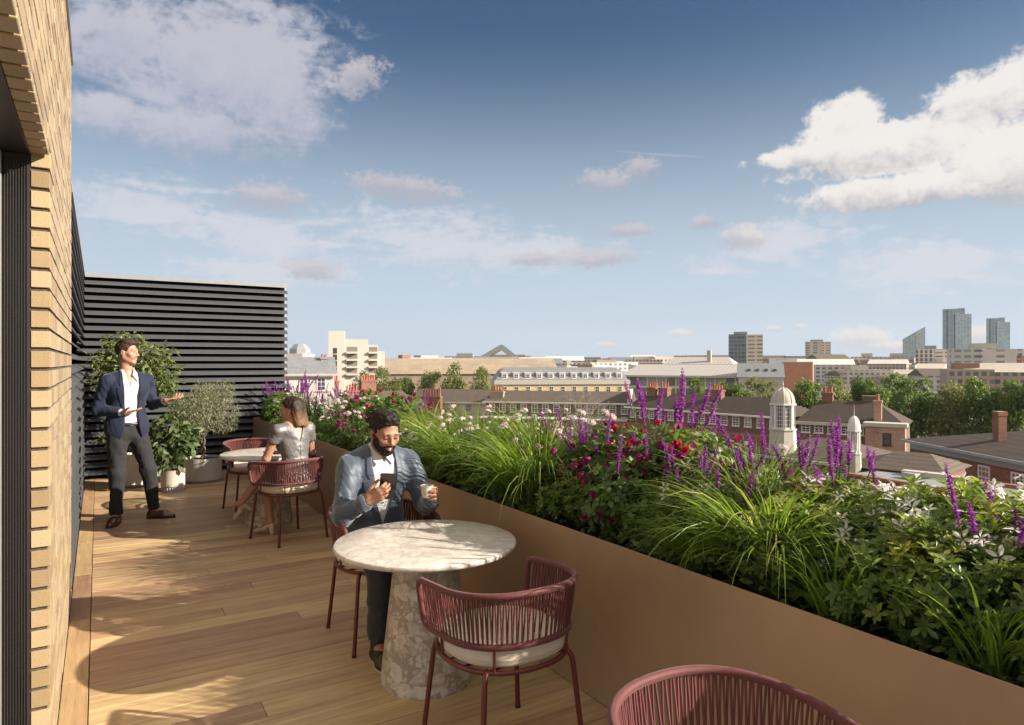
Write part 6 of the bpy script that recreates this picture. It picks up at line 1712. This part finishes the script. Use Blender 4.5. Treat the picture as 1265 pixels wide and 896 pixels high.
for i in range(4):
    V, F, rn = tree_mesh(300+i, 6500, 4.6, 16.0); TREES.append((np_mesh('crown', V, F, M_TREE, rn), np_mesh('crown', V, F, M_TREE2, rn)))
trk = []
for i in range(2):
    mb = MB(); mb.tube([(0, 0, 0), (.1, 0, 4), (0, .1, 8), (.1, 0, 11)], [.42, .34, .24, .1], 8)
    for k in range(8): a = k*2.4+i; mb.tube([(0, 0, 4.5+.7*k), (1.3*math.cos(a), 1.3*math.sin(a), 7+.7*k), (2.6*math.cos(a), 2.6*math.sin(a), 9+.6*k)], [.17, .11, .04], 6, caps=False)
    trk.append(mb.mesh('trunk', M_BARK, 60))
def tree(label, px, d, ytop, wpx, v, pale=0, grp='trees among the roofs'):
    x, y = at(px, d); h = zat(ytop, d)-GROUND; w = wpx*d/FPX
    t = thing('broadleaf_tree', label, 'tree', (x, y, GROUND), rg.random()*6.28, grp)
    sx = w/9.6; t.scale = (sx, sx, h/16.2)
    link('trunk', trk[v % 2], t); link('crown', TREES[v][pale], t); return t
for a in (('rounded tree right of the stepped white apartment block', 446, 150, 454, 40, 0, 1), ('taller tree close behind the rounded one by the apartment block', 469, 158, 448, 34, 1, 1), ('low spreading tree in the gap below the tan warehouse', 497, 150, 461, 42, 2, 1),
          ('upright tree in front of the tan warehouse', 528, 150, 449, 36, 3, 1), ('tallest of the pale trees before the tan warehouse', 560, 146, 443, 42, 0, 1), ('pale tree nearest the mansard block', 592, 150, 448, 34, 1, 1),
          ('dense dark green tree in front of the standing seam roof', 866, 118, 461, 54, 0, 0), ('low green tree right of the dense dark one', 905, 122, 466, 50, 2, 0), ('broad tree below the red brick block', 945, 124, 461, 52, 1, 1), ('tall tree behind the large white cupola', 993, 112, 457, 50, 3, 0),
          ('yellowish tree between the two cupolas', 1035, 118, 461, 56, 0, 1), ('small tree behind the chimney of the brown roofed range', 1072, 112, 459, 44, 2, 0), ('large dark green tree left of the white concrete block', 1127, 104, 455, 76, 1, 0), ('broad tree in front of the white concrete block', 1180, 100, 459, 66, 3, 1),
          ('bushy tree behind the ridge of the brick house', 1216, 96, 460, 62, 0, 0), ('dark tree at the right edge behind the brick house', 1255, 92, 459, 62, 2, 0), ('tree past the right edge, only its side in view', 1300, 96, 460, 60, 1, 0),
          ('low tree filling the gap below the grey slab blocks', 1095, 135, 470, 60, 3, 0)): tree(*a)
# bare winter tree against the long brick range
bx, by = at(722, 92)
t = thing('bare_tree', 'leafless tree in front of the long red brick range', 'tree', (bx, by, GROUND))
mb = MB(); gg = random.Random(4)
def twig(p, d, L, r, n):
    q = p + d*L; mb.tube([p, p.lerp(q, .5)+Vector((gg.uniform(-1, 1), gg.uniform(-1, 1), 0))*L*.06, q], [r, r*.8, r*.6], 5, caps=False)
    if n == 0: return
    for k in range(3 if n > 1 else 4):
        dd = (d + Vector((gg.uniform(-1, 1), gg.uniform(-.8, .8), gg.uniform(-.35, .6)))*.85).normalized(); twig(p.lerp(q, gg.uniform(.6, 1)), dd, L*gg.uniform(.6, .8), r*.55, n-1)
twig(Vector((0, 0, 0)), Vector((0, 0, 1)), 5.2, .22, 5); mb.build('trunk', mat('grey_twig', (.27, .23, .19), .9), t)
SKY_STR, SKY_SAT, SKY_VAL, EXPOSURE = .05, 1.15, .66, 1.27
FILL_CLOUD = (1.15, 1.04, .93)  # radiance of the unseen cloud added as fill for shaded surfaces
HAZE = 6e-5

# ---- the summer air between here and the skyline
def hazemat():
    m = bpy.data.materials.new('haze_air'); m.use_nodes = True; t = m.node_tree; t.nodes.clear()
    o = t.nodes.new('ShaderNodeOutputMaterial'); v = t.nodes.new('ShaderNodeVolumePrincipled')
    v.inputs['Color'].default_value = (.86, .90, .96, 1); v.inputs['Density'].default_value = HAZE; v.inputs['Anisotropy'].default_value = .2
    t.links.new(v.outputs[0], o.inputs['Volume']); return m
if HAZE > 0:
    mb = MB(); mb.box((-2300, -400, GROUND-1), (2600, 2600, 135)); tag(mb.build('haze', hazemat()), kind='stuff')
# ================================================================= SKY AND SUN
SUN_DIR = Vector((.73, -.68, 0)).normalized(); SUN_EL = R(25.5)
SV = Vector((SUN_DIR.x*math.cos(SUN_EL), SUN_DIR.y*math.cos(SUN_EL), math.sin(SUN_EL)))
sun = bpy.data.lights.new('sun', 'SUN'); sun.energy = 5.0; sun.angle = R(.55); sun.color = (1.0, .905, .775)
suno = bpy.data.objects.new('sun', sun); COL.objects.link(suno)
suno.rotation_euler = (-SV).to_track_quat('-Z', 'Y').to_euler(); suno.location = (20, -15, 20)
W = bpy.data.worlds.new('World'); scene.world = W; W.use_nodes = True
wt = W.node_tree; wt.nodes.clear()
class WT(NT):
    def __init__(s): s.t = wt; s.out = wt.nodes.new('ShaderNodeOutputWorld')
w = WT()
sky = w.n('TexSky'); sky.sky_type = 'NISHITA'; sky.sun_disc = False
sky.sun_elevation = SUN_EL; sky.sun_rotation = math.atan2(SUN_DIR.x, SUN_DIR.y)
sky.altitude = 50; sky.air_density = 1.0; sky.dust_density = .25; sky.ozone_density = 2.2
tc = w.n('TexCoord'); nv = w.n('VectorMath', operation='NORMALIZE'); w.l(tc.outputs['Generated'], nv.inputs[0])
dirv = nv.outputs[0]
sep = w.n('SeparateXYZ'); w.l(dirv, sep.inputs[0])
az = w.math('ARCTAN2', sep.outputs[0], sep.outputs[1])           # compass bearing, clockwise from +Y
el = w.math('ARCSINE', sep.outputs[2])
ec = w.n('CombineXYZ'); w.l(az, ec.inputs[0]); w.l(el, ec.inputs[1])
# cloud noise in (bearing, height) stretched flat
def cl_noise(scale, stretch, detail, rough, off=0.0, dist=0.0):
    m = w.n('Mapping'); m.inputs['Scale'].default_value = (1, stretch, 1); m.inputs['Location'].default_value = (off, off*.7, off)
    w.l(ec.outputs[0], m.inputs[0]); return w.noise(m.outputs[0], scale, detail, rough, dist)
def bearing(px, py):
    h = math.atan((px-632.5)/FPX); return YAW + h, math.atan((448-py)/FPX*math.cos(h))
def blob(px, py, wx, wy, rot=0.0):
    """soft ellipse round a bearing: 1 at its heart, 0 at its rim"""
    a0, e0 = bearing(px, py); k = math.cos(a0-YAW)**2/FPX
    sx, sy = wx*k, wy/FPX*math.cos(a0-YAW)
    da = w.math('SUBTRACT', az, a0); de = w.math('SUBTRACT', el, e0)
    if rot:
        c, s_ = math.cos(rot), math.sin(rot)
        da2 = w.math('ADD', w.math('MULTIPLY', da, c), w.math('MULTIPLY', de, s_))
        de = w.math('SUBTRACT', w.math('MULTIPLY', de, c), w.math('MULTIPLY', da, s_)); da = da2
    q = w.math('ADD', w.math('POWER', w.math('ABSOLUTE', w.math('DIVIDE', da, sx)), 2.0), w.math('POWER', w.math('ABSOLUTE', w.math('DIVIDE', de, sy)), 2.0))
    return w.math('SUBTRACT', 1.0, w.math('SQRT', q)), w.math('DIVIDE', de, sy)
def union(bs):
    m = bs[0]
    for b in bs[1:]: m = w.math('MAXIMUM', m, b)
    return m
nC = cl_noise(13, 1.25, 8, .62, 3.1, .5); nF = cl_noise(55, 1.2, 6, .62, 1.7, .3); nS = cl_noise(110, 1.3, 5, .6, 2.9, .2)
nW = cl_noise(7, 4.2, 7, .64, 5.3, 1.3)
nB = cl_noise(4.0, 1.8, 7, .62, 9.1, .4)
def smooth01(x, a, b):
    mr = w.n('MapRange'); mr.interpolation_type = 'SMOOTHSTEP'
    mr.inputs['From Min'].default_value = a; mr.inputs['From Max'].default_value = b; w.l(x, mr.inputs['Value']); return mr.outputs[0]
CW = 1.0/(SKY_STR*2**EXPOSURE)
K = lambda c: tuple(q*CW for q in c)
hs = w.n('HueSaturation'); hs.inputs['Saturation'].default_value = SKY_SAT; hs.inputs['Value'].default_value = SKY_VAL
w.l(sky.outputs[0], hs.inputs['Color'])
# the air pales toward the horizon
cur = w.mix(w.math('SUBTRACT', 1.0, smooth01(el, R(2.5), R(27))), hs.outputs[0], K((.55, .655, .765)))
def layer(blobs, noise, amp, lo, hi, alpha, white, grey=None, shade=(-.6, .5), lit=None):
    global cur
    m = union([b[0] for b in blobs])
    dens = w.math('ADD', m, w.math('MULTIPLY', w.math('SUBTRACT', noise, .5), amp))
    a = w.math('MULTIPLY', smooth01(dens, lo, hi), alpha)
    col = K(white)
    if grey is not None:
        # bases are greyer than tops, broken by the cloud's own billows
        num = den = None
        for b in blobs:
            e_ = w.math('POWER', 2.718, w.math('MULTIPLY', b[0], 5.0)); q = w.math('MULTIPLY', e_, b[1])
            num = q if num is None else w.math('ADD', num, q); den = e_ if den is None else w.math('ADD', den, e_)
        hgt = w.math('DIVIDE', num, den)
        s_ = w.math('ADD', hgt, w.math('MULTIPLY', w.math('SUBTRACT', nC, .5), 2.2))
        s_ = w.math('ADD', s_, w.math('MULTIPLY', w.math('SUBTRACT', nF, .5), 1.1))
        col = w.mix(smooth01(s_, *shade), K(grey), K(white))
    cur = w.mix(a, cur, col)
def nmix(*p):
    r = None
    for n_, k_ in p: q = w.math('MULTIPLY', n_, k_); r = q if r is None else w.math('ADD', r, q)
    return r
mixN = nmix((nC, .55), (nF, .45)); mixW = nmix((nW, .6), (nF, .4)); mixS = nmix((nF, .5), (nS, .5))
# bright broken cloud added overhead and behind, out of view, to lift the shade
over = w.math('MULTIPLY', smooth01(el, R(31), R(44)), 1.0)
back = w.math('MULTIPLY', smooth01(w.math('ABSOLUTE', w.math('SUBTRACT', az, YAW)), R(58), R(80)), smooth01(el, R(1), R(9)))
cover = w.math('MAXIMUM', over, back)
cur = w.mix(w.math('MULTIPLY', cover, smooth01(nB, .36, .56)), cur, K(FILL_CLOUD))
# veils, one broad sheet on the left
layer([blob(270, 80, 190, 100, R(10)), blob(150, 50, 110, 70), blob(335, 110, 95, 85), blob(250, 160, 130, 40), blob(130, 135, 60, 26)], nmix((nW, .25), (nC, .45), (nF, .3)), 3.0, -.10, .62, .85, (.60, .60, .67), (.45, .47, .58), (-.9, .5))
layer([blob(300, 290, 190, 34, R(-9)), blob(560, 300, 200, 44, R(-6)), blob(330, 332, 150, 24), blob(960, 300, 130, 34, R(14)), blob(640, 310, 140, 26), blob(200, 260, 120, 40), blob(1150, 330, 150, 40)], mixW, 3.9, -.05, .85, .72, (.70, .71, .77))
layer([blob(500, 233, 84, 17, R(-6)), blob(330, 243, 52, 22), blob(735, 318, 62, 14), blob(748, 222, 42, 14), blob(792, 206, 26, 14), blob(870, 275, 24, 10), blob(780, 284, 36, 9), blob(385, 333, 40, 14), blob(440, 95, 44, 20, R(20)), blob(660, 320, 40, 10)], mixS, 3.0, -.15, .6, .74, (.62, .57, .60), (.46, .45, .52))
# the big cumulus on the right and its small companions
layer([blob(1090, 182, 172, 46), blob(1205, 130, 95, 46), blob(1110, 235, 165, 26), blob(1245, 195, 120, 60), blob(1000, 193, 86, 18), blob(1045, 152, 62, 36), blob(1255, 112, 60, 44)], mixN, 2.3, .0, .42, .96, (.90, .86, .82), (.44, .43, .465), (-1.1, .25))
layer([blob(920, 292, 32, 20)], mixS, 2.6, -.15, .5, .8, (.74, .70, .69), (.50, .49, .54))
layer([blob(1065, 417, 44, 16), blob(840, 412, 16, 6), blob(750, 426, 13, 4.5), blob(955, 406, 11, 4.5), blob(988, 403, 8, 4), blob(1215, 412, 30, 14), blob(1100, 428, 40, 8)], mixS, 2.2, -.2, .5, .78, (.84, .78, .72), (.60, .59, .63))
# contrail
layer([blob(815, 191, 82, 2.2, R(-7))], nF, 1.2, .0, 1.0, .26, (.68, .68, .74))
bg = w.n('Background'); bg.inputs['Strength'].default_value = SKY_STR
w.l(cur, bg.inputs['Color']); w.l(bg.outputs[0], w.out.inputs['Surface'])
vs_ = scene.view_settings
scene.display_settings.display_device = 'sRGB'
vs_.view_transform = 'Standard'; vs_.look = 'None'; vs_.gamma = 1; vs_.exposure = EXPOSURE; vs_.use_curve_mapping = False
scene.cycles.max_bounces = 6; scene.cycles.transparent_max_bounces = 8
scene.cycles.diffuse_bounces = 3; scene.cycles.glossy_bounces = 3; scene.cycles.transmission_bounces = 4
scene.cycles.sample_clamp_indirect = 6
scene.cycles.use_denoising = True
W.cycles.sampling_method = 'MANUAL'; W.cycles.sample_map_resolution = 256
